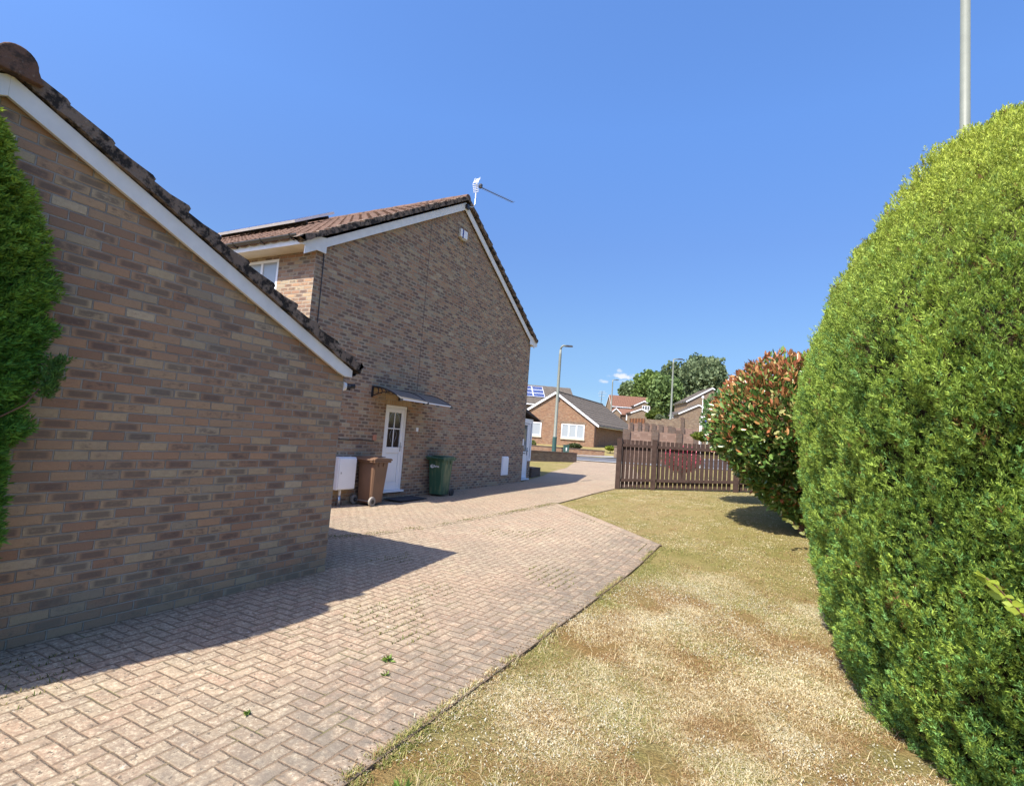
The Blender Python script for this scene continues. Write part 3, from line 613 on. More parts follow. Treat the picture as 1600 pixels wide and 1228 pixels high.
for xx in (-.06, .10): mb.tube([(X+xx, 12.44, 7.36), (X+xx, 12.34, 7.13), (X+xx, 12.42, 6.92)], .006, 5)
mb.build('reflector', M['upvc'], ae)
# alarm box
al = thing('alarm_box', 'white alarm box with a dark blue stripe high on the gable', 'alarm', (hx, 12.15, 5.42))
mb = MB().frame((hx, 11.97, 5.40), (0, 1, 0), (1, 0, 0)); mb.prism([(0, .002, .06), (.12, .002, 0), (.27, .002, .0), (.36, .002, .06), (.36, .002, .24), (.34, .002, .30), (.02, .002, .30), (0, .002, .24)], (0, .08, 0)); mb.build('case', M['cream'], al, bevel=.012)
mb = MB().frame((hx, 11.97, 5.40), (0, 1, 0), (1, 0, 0)); mb.box(.085, .15, .079, .094, .05, .285); mb.build('stripe', M['blue_sign'], al)
mb = MB().frame((hx, 11.97, 5.40), (0, 1, 0), (1, 0, 0)); mb.box(.15, .34, .079, .10, .06, .285); mb.box(.0, .085, .079, .10, .06, .285); mb.build('cover', M['upvc'], al, bevel=.01)
# meter boxes
def meter(y, z, w, h, label, pipe):
    t_ = thing('meter_box', label, 'meter box', (hx, y+w/2, z), 'meter boxes on the gable wall')
    mb = MB().frame((hx, y, z), (0, 1, 0), (1, 0, 0)); dp = .20 if pipe else .06
    mb.box(0, w, .002, dp-.03, 0, h); mb.prism([(0, .0, h), (w, .0, h), (w, dp-.03, h), (0, dp-.03, h)], (0, .0, .012)); mb.build('box', M['upvc'], t_, bevel=.008)
    mb = MB().frame((hx, y, z), (0, 1, 0), (1, 0, 0)); mb.box(.012, w-.012, dp-.03, dp, .012, h-.012); d = mb.build('door', M['upvc'], t_, bevel=.012)
    mb = MB().frame((hx, y, z), (0, 1, 0), (1, 0, 0)); mb.box(w-.05 if not pipe else .05, w-.03 if not pipe else .075, dp-.002, dp+.006, h*.5, h*.5+.04); mb.build('lock', M['steel'], d)
    if pipe:
        g = gzf(hx+.1, y)
        mb = MB(); mb.tube([(hx+.10, y+.17, z), (hx+.10, y+.17, g+.22)], .028, 10); mb.build('pipe', M['upvc'], t_, smooth=True)
        mb = MB(); mb.tube([(hx+.10, y+.17, g-.02), (hx+.10, y+.17, g+.22)], .034, 10); mb.build('pipe_sleeve', M['steel'], t_, smooth=True)
meter(8.17, -1.335, .50, .66, 'large white meter box on a pipe beside the garage corner', True)
meter(15.53, -1.27, .42, .61, 'flat white meter box low on the wall near the porch', False)
# small wall things
pl = MB(); pl.frame((hx, 10.84, -.03), (0, 1, 0), (1, 0, 0)); pl.box(0, .09, .001, .014, 0, .10); o = pl.build('door_plaque', [M['number_white'], M['black']])
pl = tag(o, 'tiny white plaque on the brickwork right of the side door', 'plaque')
cd = thing('conduit', 'thin dark conduit ending in an orange patch left of the side door', 'conduit', (hx, 8.8, -.30))
mb = MB(); mb.tube([(hx+.012, 8.0, -.30), (hx+.012, 8.6, -.305), (hx+.02, 8.9, -.29), (hx+.012, 9.33, -.31)], .010, 6); mb.build('tube', M['black'], cd)
mb = MB(); mb.box(hx+.001, hx+.03, 9.28, 9.40, -.30, -.17); mb.build('patch', M['copper'], cd, bevel=.01)
dm = MB(); dm.box(-8.22, -7.72, 9.75, 10.75, -1.63, -1.612); tag(dm.build('doormat', M['mat_dark'], bevel=.006), 'dark doormat lying on the paving before the side door', 'doormat')
# door canopy, two sheets on three scrolled brackets
cn = thing('door_canopy', 'curved grey polycarbonate canopy on black scrolled brackets over the side door', 'canopy', (hx, 10.1, .7))
proj = .86; CZ = .90
def cprof(q): return (proj*math.sin(q*math.pi/2*.97)**1.0*1.0, CZ+.005-.26*(1-math.cos(q*math.pi/2)))
cy = [9.13, 10.08, 11.06]
prof = [(proj*q, CZ-.255*q**2.1) for q in np.linspace(0, 1, 13)]
mb = MB()
for y0, y1 in zip(cy[:-1], cy[1:]):
    pts = [(hx+a, y0+.012, z) for a, z in prof]+[(hx+a, y0+.012, z+.005) for a, z in prof[::-1]]
    mb.prism(pts, (0, y1-y0-.024, 0))
mb.build('sheet', M['canopy'], cn)
mb = MB(); a, z = prof[-1]; mb.box(hx+a-.006, hx+a+.012, cy[0], cy[-1], z-.012, z+.012); mb.build('front_strip', M['upvc'], cn)
for y in cy:
    mb = MB(); mb.box(hx+.002, hx+.035, y-.02, y+.02, CZ-.23, CZ+.02)
    mb.tube([(hx+a, y, z+.006) for a, z in prof], .016, 6)
    lower = [(hx+.02+.50*q, y, CZ-.20+.11*math.sin(q*1.5)) for q in np.linspace(0, 1, 9)]; mb.tube(lower, .011, 6)
    for q in (.30, .5, .72):
        a = proj*q*.62; mb.tube([(hx+a+.03*math.sin(k), y, CZ-.01-.255*(a/proj)**2.1-(k/3)*(.19-.10*q-.05*q)) for k in np.linspace(0, 3, 7)], .010, 5)
    a, z = prof[-1]; mb.box(hx+a-.02, hx+a+.02, y-.022, y+.022, z-.03, z+.015); mb.build('bracket', M['black'], cn)
# ================================================================== WHEELIE BINS
def wheelie(label, O, rot, mt, wheel_mt, logo=False):
    """local frame: +y front, wheels at the back (-y)"""
    t_ = thing('wheelie_bin', label, 'bin', O, 'wheelie bins against the gable wall'); t_.rotation_euler = (0, 0, rot)
    ORG[t_.name] = Vector((0, 0, 0))
    w0, w1, d0, d1, h = .19, .235, .185, .26, .93
    mb = MB(); lv = []
    for z, f in ((.05, 0), (.12, .08), (.5, .5), (.80, .83), (.86, .90), (.93, .94)):
        w = w0+(w1-w0)*f; d = d0+(d1-d0)*f; c = .035
        yb = -d1+.03*(1-f)+.02
        ring = [(-w+c, yb), (w-c, yb), (w, yb+c), (w, d-c), (w-c, d), (-w+c, d), (-w, d-c), (-w, yb+c)]
        lv.append([(x, y, z) for x, y in ring])
    V = [p for r in lv for p in r]; F = [tuple(range(8))[::-1], tuple(range(40, 48))]
    for k in range(5):
        for i in range(8): F.append((k*8+i, k*8+(i+1) % 8, (k+1)*8+(i+1) % 8, (k+1)*8+i))
    mb.add(V, F); mb.build('body', M[mt], t_, bevel=.008)
    mb = MB(); mb.box(-w1-.025, w1+.025, -d1-.02, d1+.03, .915, .955)
    for sx in (-1, 1):
        for y in (-.10, .06): mb.box(sx*(w1+.004)-.008, sx*(w1+.004)+.008, y-.012, y+.012, .83, .915)
    for x in (-.08, .08): mb.box(x-.012, x+.012, d1-.03, d1+.012, .82, .915)
    mb.build('rim', M[mt], t_, bevel=.006)
    mb = MB(); y0, y1 = -d1-.03, d1+.055; w = w1+.035
    mb.prism([(-w, y0, .957), (-w, y1, .957), (-w, y1+.012, .975), (-w, y1-.03, 1.005), (-w, y0+.1, 1.03), (-w, y0, 1.0)], (2*w, 0, 0))
    mb.box(-.14, .14, y0+.10, y1-.08, 1.02, 1.035); mb.box(-.10, .10, y1-.02, y1+.04, .96, .985)
    mb.build('lid', M[mt], t_, bevel=.010)
    mb = MB(); mb.tube([(-w1-.02, -d1-.075, .975), (w1+.02, -d1-.075, .975)], .016, 8)
    for x in (-.2, -.07, .07, .2): mb.box(x-.012, x+.012, -d1-.08, -d1-.01, .955, .99)
    mb.build('handle', M[mt], t_)
    mb = MB(); mb.tube([(-w1-.02, -d1+.03, .10), (w1+.02, -d1+.03, .10)], .012, 8); mb.build('axle', M['steel'], t_)
    for sx in (-1, 1):
        x = sx*(w1+.005); mb = MB(); mb.tube([(x-.025, -d1+.02, .10), (x-.02, -d1+.02, .10), (x+.02, -d1+.02, .10), (x+.025, -d1+.02, .10)], [.088, .10, .10, .088], 20); wv = mb.build('wheel', M[wheel_mt], t_, bevel=.004)
        mb = MB(); mb.tube([(x-.03, -d1+.02, .10), (x+.03, -d1+.02, .10)], .045, 12); mb.build('hub', M['black'], wv)
    if logo:       # white leaf-and-letters badge on the front
        mb = MB(); yf = d0+(d1-d0)*.78+.016; z = .76
        fy = lambda zz: d0+(d1-d0)*(.08+(zz-.12)/.38*.42 if zz < .5 else .5+(zz-.5)/.3*.33)+.006
        ring = [(math.cos(q), math.sin(q)) for q in np.linspace(.5, 2*math.pi-.2, 22)]
        for (a, b_), (c, d) in zip(ring[:-1], ring[1:]):
            P = [(-.095+ .055*a-(.0), z+.045*b_), (-.095+.055*c, z+.045*d), (-.09+.034*c, z+.004+.024*d), (-.09+.034*a, z+.004+.024*b_)]
            P = [(-p[0], fy(p[1]), p[1]) for p in P]; mb.prism([Vector(p) for p in P], (0, .004, 0))
        for x0, x1, z0, z1 in ((-.12,-.06,.752,.764), (-.035,-.02,.742,.80), (-.012,.0,.742,.778), (.008,.02,.742,.778), (.02,.05,.766,.778), (.045,.056,.742,.778), (.064,.076,.742,.778), (.084,.112,.742,.752), (.084,.096,.742,.778), (.084,.112,.768,.778), (.084,.112,.756,.764)):
            mb.prism([Vector((-x, fy(zz), zz)) for x, zz in ((x0, z0), (x1, z0), (x1, z1), (x0, z1))], (0, .004, 0))
        mb.build('badge', M['number_white'], t_)
    return t_
zb = gzf(-8, 9)
wheelie('brown wheelie bin standing beside the white side door', (-8.0, 9.06, gzf(-8, 9.06)), math.radians(3), 'bin_brown', 'wheel_dusty')
wheelie('green wheelie bin with a white badge right of the side door', (-7.99, 11.62, gzf(-8, 11.62)), math.radians(180+2), 'bin_green', 'rubber', True)

# ================================================================== FENCE
fa = Vector((-4.55, 16.15)); fb = Vector((.9, 16.92)); fu = (fb-fa).normalized(); fn = Vector((fu.y, -fu.x))   # fn faces the camera
fe = thing('picket_fence', 'dark brown stained picket fence across the end of the lawn', 'fence', (fa.x, fa.y, gzf(fa.x, fa.y)-.0))
posts = [0., 1.04, 3.32, 5.4]
topz = .215
def fz(t_): return gzf(fa.x+fu.x*t_, fa.y+fu.y*t_)
def ftop(t_): return .195+.012*t_
for i, t_ in enumerate(posts):
    mb = MB().frame((fa.x+fu.x*t_, fa.y+fu.y*t_, 0), (fu.x, fu.y, 0), (fn.x, fn.y, 0)); hh = ftop(t_)+(.015 if i < 2 else -.30)
    w = .072
    mb.box(-w, w, -.04, .12, fz(t_)-.12, hh); mb.box(-w-.008, w+.008, -.046, .126, hh, hh+.018); mb.build('post', M['fence'], fe, bevel=.005)
for i, (a, b_) in enumerate(zip(posts[:-1], posts[1:])):
    za, zb_ = fz(a), fz(b_)
    for q0, q1 in ((.24, .33), (1.28, 1.37)):
        ra, rb = (a+.056, b_-.056)
        mb = MB().frame((fa.x, fa.y, 0), (fu.x, fu.y, 0), (fn.x, fn.y, 0))
        if q0 < 1: lo = (za+q0-.02, zb_+q0-.02)
        else: lo = (ftop(a)-.225, ftop(b_)-.225)
        mb.prism([(ra, .02, lo[0]), (rb, .02, lo[1]), (rb, .02, lo[1]+.085), (ra, .02, lo[0]+.085)], (0, .045, 0)); mb.build('rail', M['fence'], fe, bevel=.003)
    mb = MB().frame((fa.x, fa.y, 0), (fu.x, fu.y, 0), (fn.x, fn.y, 0)); t_ = a+.085
    while t_ < b_-.13:
        z1 = ftop(t_)-.012+random.uniform(-.008, .008); z0 = fz(t_)+.02; w = .101; tl = random.uniform(-.004, .004)
        mb.prism([(t_, 0, z0), (t_+w, 0, z0), (t_+w+tl, 0, z1), (t_+tl, 0, z1)], (0, -.018, 0)); t_ += .1225
    mb.build('picket_panel', M['fence'], fe)
# ================================================================== PLANTS
def hedge():
    c = np.array([2.23, 6.5, .51]); rx, ry, rz, a, b_, tap = 2.08, 3.78, 2.50, 3.5, 1.85, .045
    def tuck(z): return 1+tap*(z-c[2])-.075*np.clip((-.62-z)/1.1, 0, 1)**1.35
    t_ = thing('conifer_hedge', 'huge clipped conifer hedge with a domed top on the right', 'hedge', (c[0], c[1], -1.68))
    def surf(n, seed):
        r = np.random.default_rng(seed); out = []; nr = []
        th = r.random(n)*2*math.pi; lo = r.random(n)
        ct, st = np.cos(th), np.sin(th); k = (np.abs(ct)**a+np.abs(st)**a)**(-1/a)
        z = np.where(lo < .46, -1.72+(c[2]+1.72)*(lo/.46), 0); up = lo >= .46
        g = (1-(1-(lo-.46)/.54)**1.0)*math.pi/2; g = np.where(up, g, 0)   # even steps of arc over the dome
        rr = np.where(up, np.cos(g)**(2/b_), 1.); zz = np.where(up, c[2]+rz*np.sin(g)**(2/b_), z)
        tp = np.where(up, 1., tuck(zz))
        P = np.stack([c[0]+rx*k*ct*rr*tp, c[1]+ry*k*st*rr*tp, zz], 1)
        gx_ = np.sign(ct)*np.abs(k*ct*rr)**(a-1)/rx; gy_ = np.sign(st)*np.abs(k*st*rr)**(a-1)/ry; gz_ = np.where(up, np.clip((zz-c[2])/rz, 0, 1)**(b_-1)/rz*.9, -.02)
        return P, unit(np.stack([gx_, gy_, gz_], 1))
    def lump(P): return .09*wob(P, 1.7, 3)+.07*wob(P, 4.5, 5)+.045*wob(P, 10., 8)
    # inner mass of dead twigs
    nu, nv = 96, 40; V = []
    for j in range(nv+1):
        f = j/nv
        if f < .4: z = -1.78+(c[2]+1.78)*f/.4; rr = 1.; tp = float(tuck(z))
        else:
            g = (f-.4)/.6*math.pi/2; rr = math.cos(g)**(2/b_); z = c[2]+rz*math.sin(g)**(2/b_); tp = 1
        for i in range(nu):
            th = 2*math.pi*i/nu; ct, st = math.cos(th), math.sin(th); k = (abs(ct)**a+abs(st)**a)**(-1/a)
            V.append((c[0]+(rx*k*ct)*rr*tp, c[1]+ry*k*st*rr*tp, z))
    V = np.array(V); dirv = V-np.array([c[0], c[1], 0]); dirv[:, 2] = np.where(V[:, 2] > c[2], (V[:, 2]-c[2])*.9, 0)
    V = V-unit(dirv)*(.15-lump(V)*.9)[:, None]
    F = [(j*nu+i, j*nu+(i+1) % nu, (j+1)*nu+(i+1) % nu, (j+1)*nu+i) for j in range(nv) for i in range(nu)]
    raw_mesh('inner_twigs', V, F, M['hedge_core'], t_, smooth=True)
    P, N = surf(900000, 21)
    # keep density where the hedge can be seen: west face, near end and top
    keep = (P[:, 0] < 1.6) | (P[:, 2] > 1.6) & (RNG.random(len(P)) < .5) | (RNG.random(len(P)) < .15)
    far = np.hypot(P[:, 0], P[:, 1]); keep &= RNG.random(len(P)) < np.clip(1.25-.13*far, .38, 1)
    P, N = P[keep], N[keep]; n = len(P); L = lump(P)
    gap = wob(P, 2.6, 31)+.6*wob(P, 7., 33)
    ok = gap > -.95+.3*RNG.random(n)-.35*(P[:, 2] > 1.2)
    P, N, L = P[ok], N[ok], L[ok]; n = len(P)
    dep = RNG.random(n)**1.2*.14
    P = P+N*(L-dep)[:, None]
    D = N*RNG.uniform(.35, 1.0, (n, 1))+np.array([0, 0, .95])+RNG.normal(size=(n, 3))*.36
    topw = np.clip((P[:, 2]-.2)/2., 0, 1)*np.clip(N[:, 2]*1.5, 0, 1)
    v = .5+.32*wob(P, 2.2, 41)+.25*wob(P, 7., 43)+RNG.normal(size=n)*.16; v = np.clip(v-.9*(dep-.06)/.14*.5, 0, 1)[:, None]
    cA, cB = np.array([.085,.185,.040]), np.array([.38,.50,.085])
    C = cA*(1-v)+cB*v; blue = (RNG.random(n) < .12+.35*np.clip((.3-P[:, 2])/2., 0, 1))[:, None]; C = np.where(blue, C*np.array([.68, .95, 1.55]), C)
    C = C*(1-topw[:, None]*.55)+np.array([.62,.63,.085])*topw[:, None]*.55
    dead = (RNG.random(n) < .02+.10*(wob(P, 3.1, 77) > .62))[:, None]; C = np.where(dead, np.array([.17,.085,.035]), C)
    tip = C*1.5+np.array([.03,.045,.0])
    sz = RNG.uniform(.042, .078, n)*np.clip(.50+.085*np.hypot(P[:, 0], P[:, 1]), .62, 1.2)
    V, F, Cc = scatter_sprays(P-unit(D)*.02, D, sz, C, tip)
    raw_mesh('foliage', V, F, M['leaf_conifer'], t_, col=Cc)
hedge()
def leafy(name, label, cat, c, r, n, cols, lmat, size, up=.4, tmpl=LEAF, egg=.25, seed=1, lump=.12, shell=.35, parent_extra=None, tipred=None, trunk=.05, group=None, base=None, gaps=-.6, clus=0, tx=0.):
    c = np.array(c); r = np.array(r); zb_ = gzf(c[0], c[1]) if base is None else base
    t_ = thing(name, label, cat, (c[0], c[1], zb_), group)
    rg = np.random.default_rng(seed); u = unit(rg.normal(size=(n, 3)))
    if clus:                               # several shoots share a point and fan out from it
        u = unit(np.repeat(u[:n//clus], clus, 0)+rg.normal(size=(n//clus*clus, 3))*.02); n = len(u)
    f = 1-shell*rg.random(n)**1.6
    if clus: f = np.repeat(f[::clus], clus)
    sc = 1+lump*wob(u*2., 1.6, seed+3)+lump*.6*wob(u*2., 4., seed+5)
    eg = 1-egg*np.clip(-u[:, 2], 0, 1)
    P = c+u*r*(f*sc)[:, None]*np.stack([eg, eg, np.ones(n)], 1)
    k = wob(u*2.2, 3., seed+9) > gaps; P, u, f = P[k], u[k], f[k]; n = len(P)
    D = u*rg.uniform(.3, 1., (n, 1))+np.array([0, 0, up])+rg.normal(size=(n, 3))*.5
    v = np.clip(.5+.35*wob(P, 2.0/max(.6, r[0]*.5), seed+11)+rg.normal(size=n)*.22, 0, 1)[:, None]
    C = np.array(cols[0])*(1-v)+np.array(cols[1])*v
    if tipred is not None: C = tipred(P, u, f, C, rg)
    V, F, Cc = scatter(P, D, rg.uniform(size[0], size[1], n), tmpl, C)
    raw_mesh('foliage', V, F, lmat, t_, col=Cc)
    nu, nv = 24, 16; W = []
    for j in range(nv+1):
        ph = -math.pi/2+math.pi*j/nv
        for i in range(nu):
            th = 2*math.pi*i/nu; d = np.array([math.cos(th)*math.cos(ph), math.sin(th)*math.cos(ph), math.sin(ph)]); W.append(d)
    W = np.array(W); sc = 1+lump*wob(W*2., 1.6, seed+3)+lump*.6*wob(W*2., 4., seed+5); eg = 1-egg*np.clip(-W[:, 2], 0, 1)
    Q = c+W*r*((1-shell*.9)*sc)[:, None]*np.stack([eg, eg, np.ones(len(W))], 1)
    F = [(j*nu+i, j*nu+(i+1) % nu, (j+1)*nu+(i+1) % nu, (j+1)*nu+i) for j in range(nv) for i in range(nu)]
    raw_mesh('inner_twigs', Q, F, M['hedge_core'], t_, smooth=True)
    mb = MB(); zt_ = c[2]-r[2]*.2
    mb.tube([(c[0]+tx, c[1], zb_-.15), (c[0]+r[0]*.03+tx*.6, c[1], (zb_+zt_)/2), (c[0], c[1]+r[1]*.03, zt_)], [trunk*1.3, trunk, trunk*.7], 8)
    for q in range(3):
        an = q*2.1+seed; mb.tube([(c[0], c[1], zb_+(zt_-zb_)*.5), (c[0]+r[0]*.4*math.cos(an), c[1]+r[1]*.4*math.sin(an), c[2]-r[2]*.35)], [trunk*.6, trunk*.35], 6)
    mb.build('trunk', M['bark'], t_, smooth=True); return t_
def photinia_col(P, u, f, C, rg):
    h = np.clip((P[:, 2]-.15)/1.4, 0, 1)*.68+.08; h = h*np.clip((f-.72)/.2, 0, 1)
    red = (rg.random(len(P)) < h)[:, None]; v = rg.random((len(P), 1))
    R = np.array([.40,.12,.06])*(1-v)+np.array([.54,.30,.10])*v
    C = np.where(red, R, C); pale = (~red[:, 0] & (rg.random(len(P)) < .10))[:, None]
    return np.where(pale, np.array([.52,.50,.19]), C)
leafy('photinia_bush', 'large photinia bush with red new leaves beside the hedge end', 'bush', (.28, 11.15, .36), (1.66, 1.45, 1.53), 32000, [(.055,.135,.030), (.27,.40,.085)], M['leaf_photinia'], (.08, .16), up=.45, egg=.55, seed=4, lump=.07, shell=.40, tipred=photinia_col, trunk=.06, clus=5, gaps=-.9)
leafy('laurel_bush', 'rounded green bush behind the photinia and in front of the fence', 'bush', (-1.0, 13.4, .70), (.84, .8, .92), 8000, [(.06,.15,.04), (.20,.33,.10)], M['leaf_laurel'], (.05, .10), up=.3, seed=6, lump=.06, shell=.35, trunk=.05, gaps=-.9, clus=4, tx=.95)
# conifer by the garage wall
def wall_conifer():
    c = np.array([-4.44, 1.03, .05]); t_ = thing('conifer', 'bright green conifer against the garage wall at the left edge', 'conifer', (c[0], c[1], -1.68))
    rg = np.random.default_rng(17); n = 42000; z = rg.uniform(-1.55, 1.93, n); q = (z+1.55)/3.48
    pr = np.interp(q, [0, .10, .22, .38, .52, .66, .82, .93, 1.], [.30, .47, .56, .62, .66, .62, .48, .29, .03])
    th = rg.random(n)*2*math.pi; f = 1-.5*rg.random(n)**1.5; st = np.stack([np.cos(th), np.sin(th), np.zeros(n)], 1)
    P0 = c*np.array([1, 1, 0])+st*pr[:, None]*np.array([.32, .95, 1])+np.array([0, 0, 1])*z[:, None]
    lum = 1+.20*wob(P0, 4., 51)+.14*wob(P0, 9., 53)
    P = c*np.array([1, 1, 0])+st*(pr*f*lum)[:, None]*np.array([.32, .95, 1])+np.array([0, 0, 1])*z[:, None]
    D = st*.75+np.array([0, 0, .55])+rg.normal(size=(n, 3))*.33
    v = np.clip(.5+.35*wob(P, 4., 55)+rg.normal(size=n)*.2, 0, 1)[:, None]
    C = np.array([.060,.21,.036])*(1-v)+np.array([.18,.41,.065])*v
    tp = np.clip((q-.55)/.4, 0, 1)[:, None]*np.clip((f[:, None]-.7)/.3, 0, 1); C = C*(1-.5*tp)+np.array([.60,.68,.07])*.5*tp
    V, F, Cc = scatter_sprays(P, D, rg.uniform(.06, .115, n), C, C*1.35)
    # one stray sprig standing off the side, and the ragged lower spray
    m_ = 260; k = rg.random(m_); Ps = np.stack([-4.26+.02*rg.normal(size=m_), 1.66+.05*k+.020*rg.normal(size=m_), .02+.26*k], 1); Ds = np.stack([rg.normal(size=m_)*.4, .35+rg.normal(size=m_)*.4, 1+0*k], 1)
    cs_ = np.tile([.09,.21,.045], (m_, 1)); V2, F2, C2 = scatter_sprays(Ps, Ds, rg.uniform(.04, .08, m_), cs_, cs_*1.3)
    raw_mesh('foliage', np.concatenate([V, V2]), np.concatenate([F, F2+len(V)]), M['leaf_conifer'], t_, col=np.concatenate([Cc, C2]))
    nu = 20; W = []; zs = np.linspace(-1.5, 1.6, 18)
    for zz in zs:
        r_ = np.interp((zz+1.55)/3.37, [0, .10, .22, .38, .52, .66, .82, .93, 1.], [.30, .47, .56, .62, .66, .62, .48, .29, .03])*.58
        for i in range(nu): W.append((c[0]+r_*.32*math.cos(2*math.pi*i/nu), c[1]+r_*.92*math.sin(2*math.pi*i/nu), zz))
    raw_mesh('inner_twigs', W, [(j*nu+i, j*nu+(i+1) % nu, (j+1)*nu+(i+1) % nu, (j+1)*nu+i) for j in range(17) for i in range(nu)], M['hedge_core'], t_, smooth=True)
    MB().tube([(c[0], c[1], -1.75), (c[0], c[1]+.02, .2), (c[0], c[1], 1.6)], [.07, .05, .015], 8).tube([(c[0], c[1]+.1, -.4), (-4.28, 1.58, -.02), (-4.26, 1.69, .2)], [.007, .005, .003], 6).build('trunk', M['bark'], t_, smooth=True)
wall_conifer()
# sprigs of broad pale leaves that stick out of the hedge
def sprig(label, base, path, leaves, size, col):
    t_ = thing('leafy_sprig', label, 'sprig', base, 'broad leaved sprigs growing out of the hedge')
    P = [Vector(p) for p in path]; mb = MB(); mb.tube(P, [.005-.0035*i/(len(P)-1) for i in range(len(P))], 6); mb.build('stem', plain('reddish_stem', (.22,.12,.07), .7), t_, smooth=True)
    rg = np.random.default_rng(len(label)); L = []; D = []
    for i in range(leaves):
        q = (i+.6)/leaves*(len(P)-1); k = min(len(P)-2, int(q)); p = P[k].lerp(P[k+1], q-k); d = (P[k+1]-P[k]).normalized()
        side = Vector((0, 0, 1)).cross(d).normalized()*(1 if i % 2 else -1); L.append(p); D.append(d*rg.uniform(.2, .9)+side*rg.uniform(.6, 1.)+Vector((0, 0, rg.uniform(-.3, .5))))
    L.append(P[-1]); D.append((P[-1]-P[-2]).normalized())
    tv = np.array([(0,0,0), (.20,.16,.05), (.30,.42,.07), (.20,.75,.05), (0,1,-.04), (-.20,.75,.05), (-.30,.42,.07), (-.20,.16,.05), (0,.42,0)]); tf = np.array([(0,1,2,8), (2,3,4,8), (4,5,6,8), (6,7,0,8)])
    n = len(L); C = np.array(col)*rg.uniform(.75, 1.2, (n, 1)); roll = np.tile([-.45, -.75, .5], (n, 1))+rg.normal(size=(n, 3))*.55
    rl = np.cross(roll, np.array(D)); V, F, Cc = scatter(np.array(L), np.array(D), rg.uniform(*size, n), (tv, tf), C, roll=roll)
    raw_mesh('foliage', V, F, M['leaf_sprig'], t_, col=Cc)
v0 = [ray(px_, py_)*k for px_, py_, k in ((1660, 1010, 2.15), (1600, 962, 2.02), (1575, 935, 1.98), (1556, 915, 1.96), (1540, 902, 1.95))]
sprig('bright yellow green sprig of broad leaves low on the near hedge face', v0[0], v0, 17, (.036, .062), (.48,.60,.07))
v1 = [ray(px_, py_)*k for px_, py_, k in ((1262, 838, 8.6), (1248, 826, 8.5), (1236, 816, 8.45), (1228, 812, 8.4))]
sprig('small pale sprig at the foot of the hedge far end', v1[0], v1, 8, (.08, .13), (.34,.36,.10))
# ---------------------------------------------------------------- grass and weeds
def blades(name, P, length, width, lean, cols, label, cat, mt='leaf_grass', curl=.5):
    n = len(P); az = RNG.random(n)*2*math.pi; d = np.stack([np.cos(az), np.sin(az), np.zeros(n)], 1); s = np.stack([-d[:, 1], d[:, 0], np.zeros(n)], 1)
    L = length[:, None]; w = width[:, None]*.5; le = lean[:, None]; up = np.array([0, 0, 1.])
    m1 = P+L*.5*(d*le*.8+up*np.sqrt(np.clip(1-(le*.8)**2, .02, 1))); t1 = m1+L*.5*(d*np.clip(le*1.25, 0, 1)+up*np.clip(.9-le, -.1, 1))
    V = np.stack([P-s*w, P+s*w, m1-s*w*.8, m1+s*w*.8, t1-s*w*.15, t1+s*w*.15], 1).reshape(-1, 3); b_ = np.arange(n)*6
    F = np.concatenate([np.stack([b_, b_+1, b_+3, b_+2], 1), np.stack([b_+2, b_+3, b_+5, b_+4], 1)])
    o = raw_mesh(name, V, F, M[mt], col=np.repeat(cols, 6, 0)); return tag(o, label, cat, kind='stuff')
def lawn_left(Y): return np.where(Y < 9.05, -1.80, np.where(Y < 11.95, -1.80-(Y-9.05)*1.04, np.interp(Y, [11.9, 13.1, 16.2], [-4.80, -4.66, -4.57])))
def lawn_pts(n, y0, y1):
    Y = y0+(y1-y0)*RNG.random(n)**1.0; lx = np.where(Y < 9.05, -1.80, np.where(Y < 11.95, -1.80-(Y-9.05)*1.04, np.interp(Y, [11.9, 13.1, 16.2], [-4.80, -4.66, -4.57])))
    rx_ = np.interp(Y, [0, 4, 6, 10, 10.6, 13, 17], [1.5, 1.2, .8, .7, 2.2, 2.6, 2.6]); X = lx+.01+(rx_-lx)*RNG.random(n); return X, Y
def clump(X, Y, r, frac, per):
    n = len(X); k = int(n*frac); m = k//per; i = np.repeat(RNG.integers(0, n, m), per); a = RNG.random(m*per)*2*math.pi; d = np.abs(RNG.normal(size=m*per))*r
    X[:m*per] = X[i]+np.cos(a)*d; Y[:m*per] = Y[i]+np.sin(a)*d; return X, Y
def lawn_cols(X, Y, n):
    P = np.stack([X, Y, X*0], 1); a = wob(P, 1.3, 61); b_ = wob(P, 3.2, 63); e_ = wob(P, 2.2, 67); r_ = RNG.random(n); q = RNG.random(n)
    green = np.clip(.05+.34*sstep(4.2, 8.5, Y)+.40*a+.30*b_+.55*np.exp(-((X+1.8)/.35)**2)*(Y < 9), 0, .92)
    straw = np.array([.70,.55,.30]); pale = np.array([.98,.89,.64]); brown = np.array([.37,.215,.10]); olive = np.array([.245,.28,.075]); yel = np.array([.54,.48,.19])
    pb = np.clip(.27+.45*e_+.28*b_, .03, .7); br = np.clip(.34-.5*e_-.2*b_, .05, .75)
    C = np.where((r_ < pb)[:, None], pale, np.where((r_ < pb+br*(1-pb))[:, None], brown, straw))
    C = np.where((q < green*.52)[:, None], olive, np.where((q < green)[:, None], yel, C))
    return C*RNG.uniform(.75, 1.2, (n, 1))
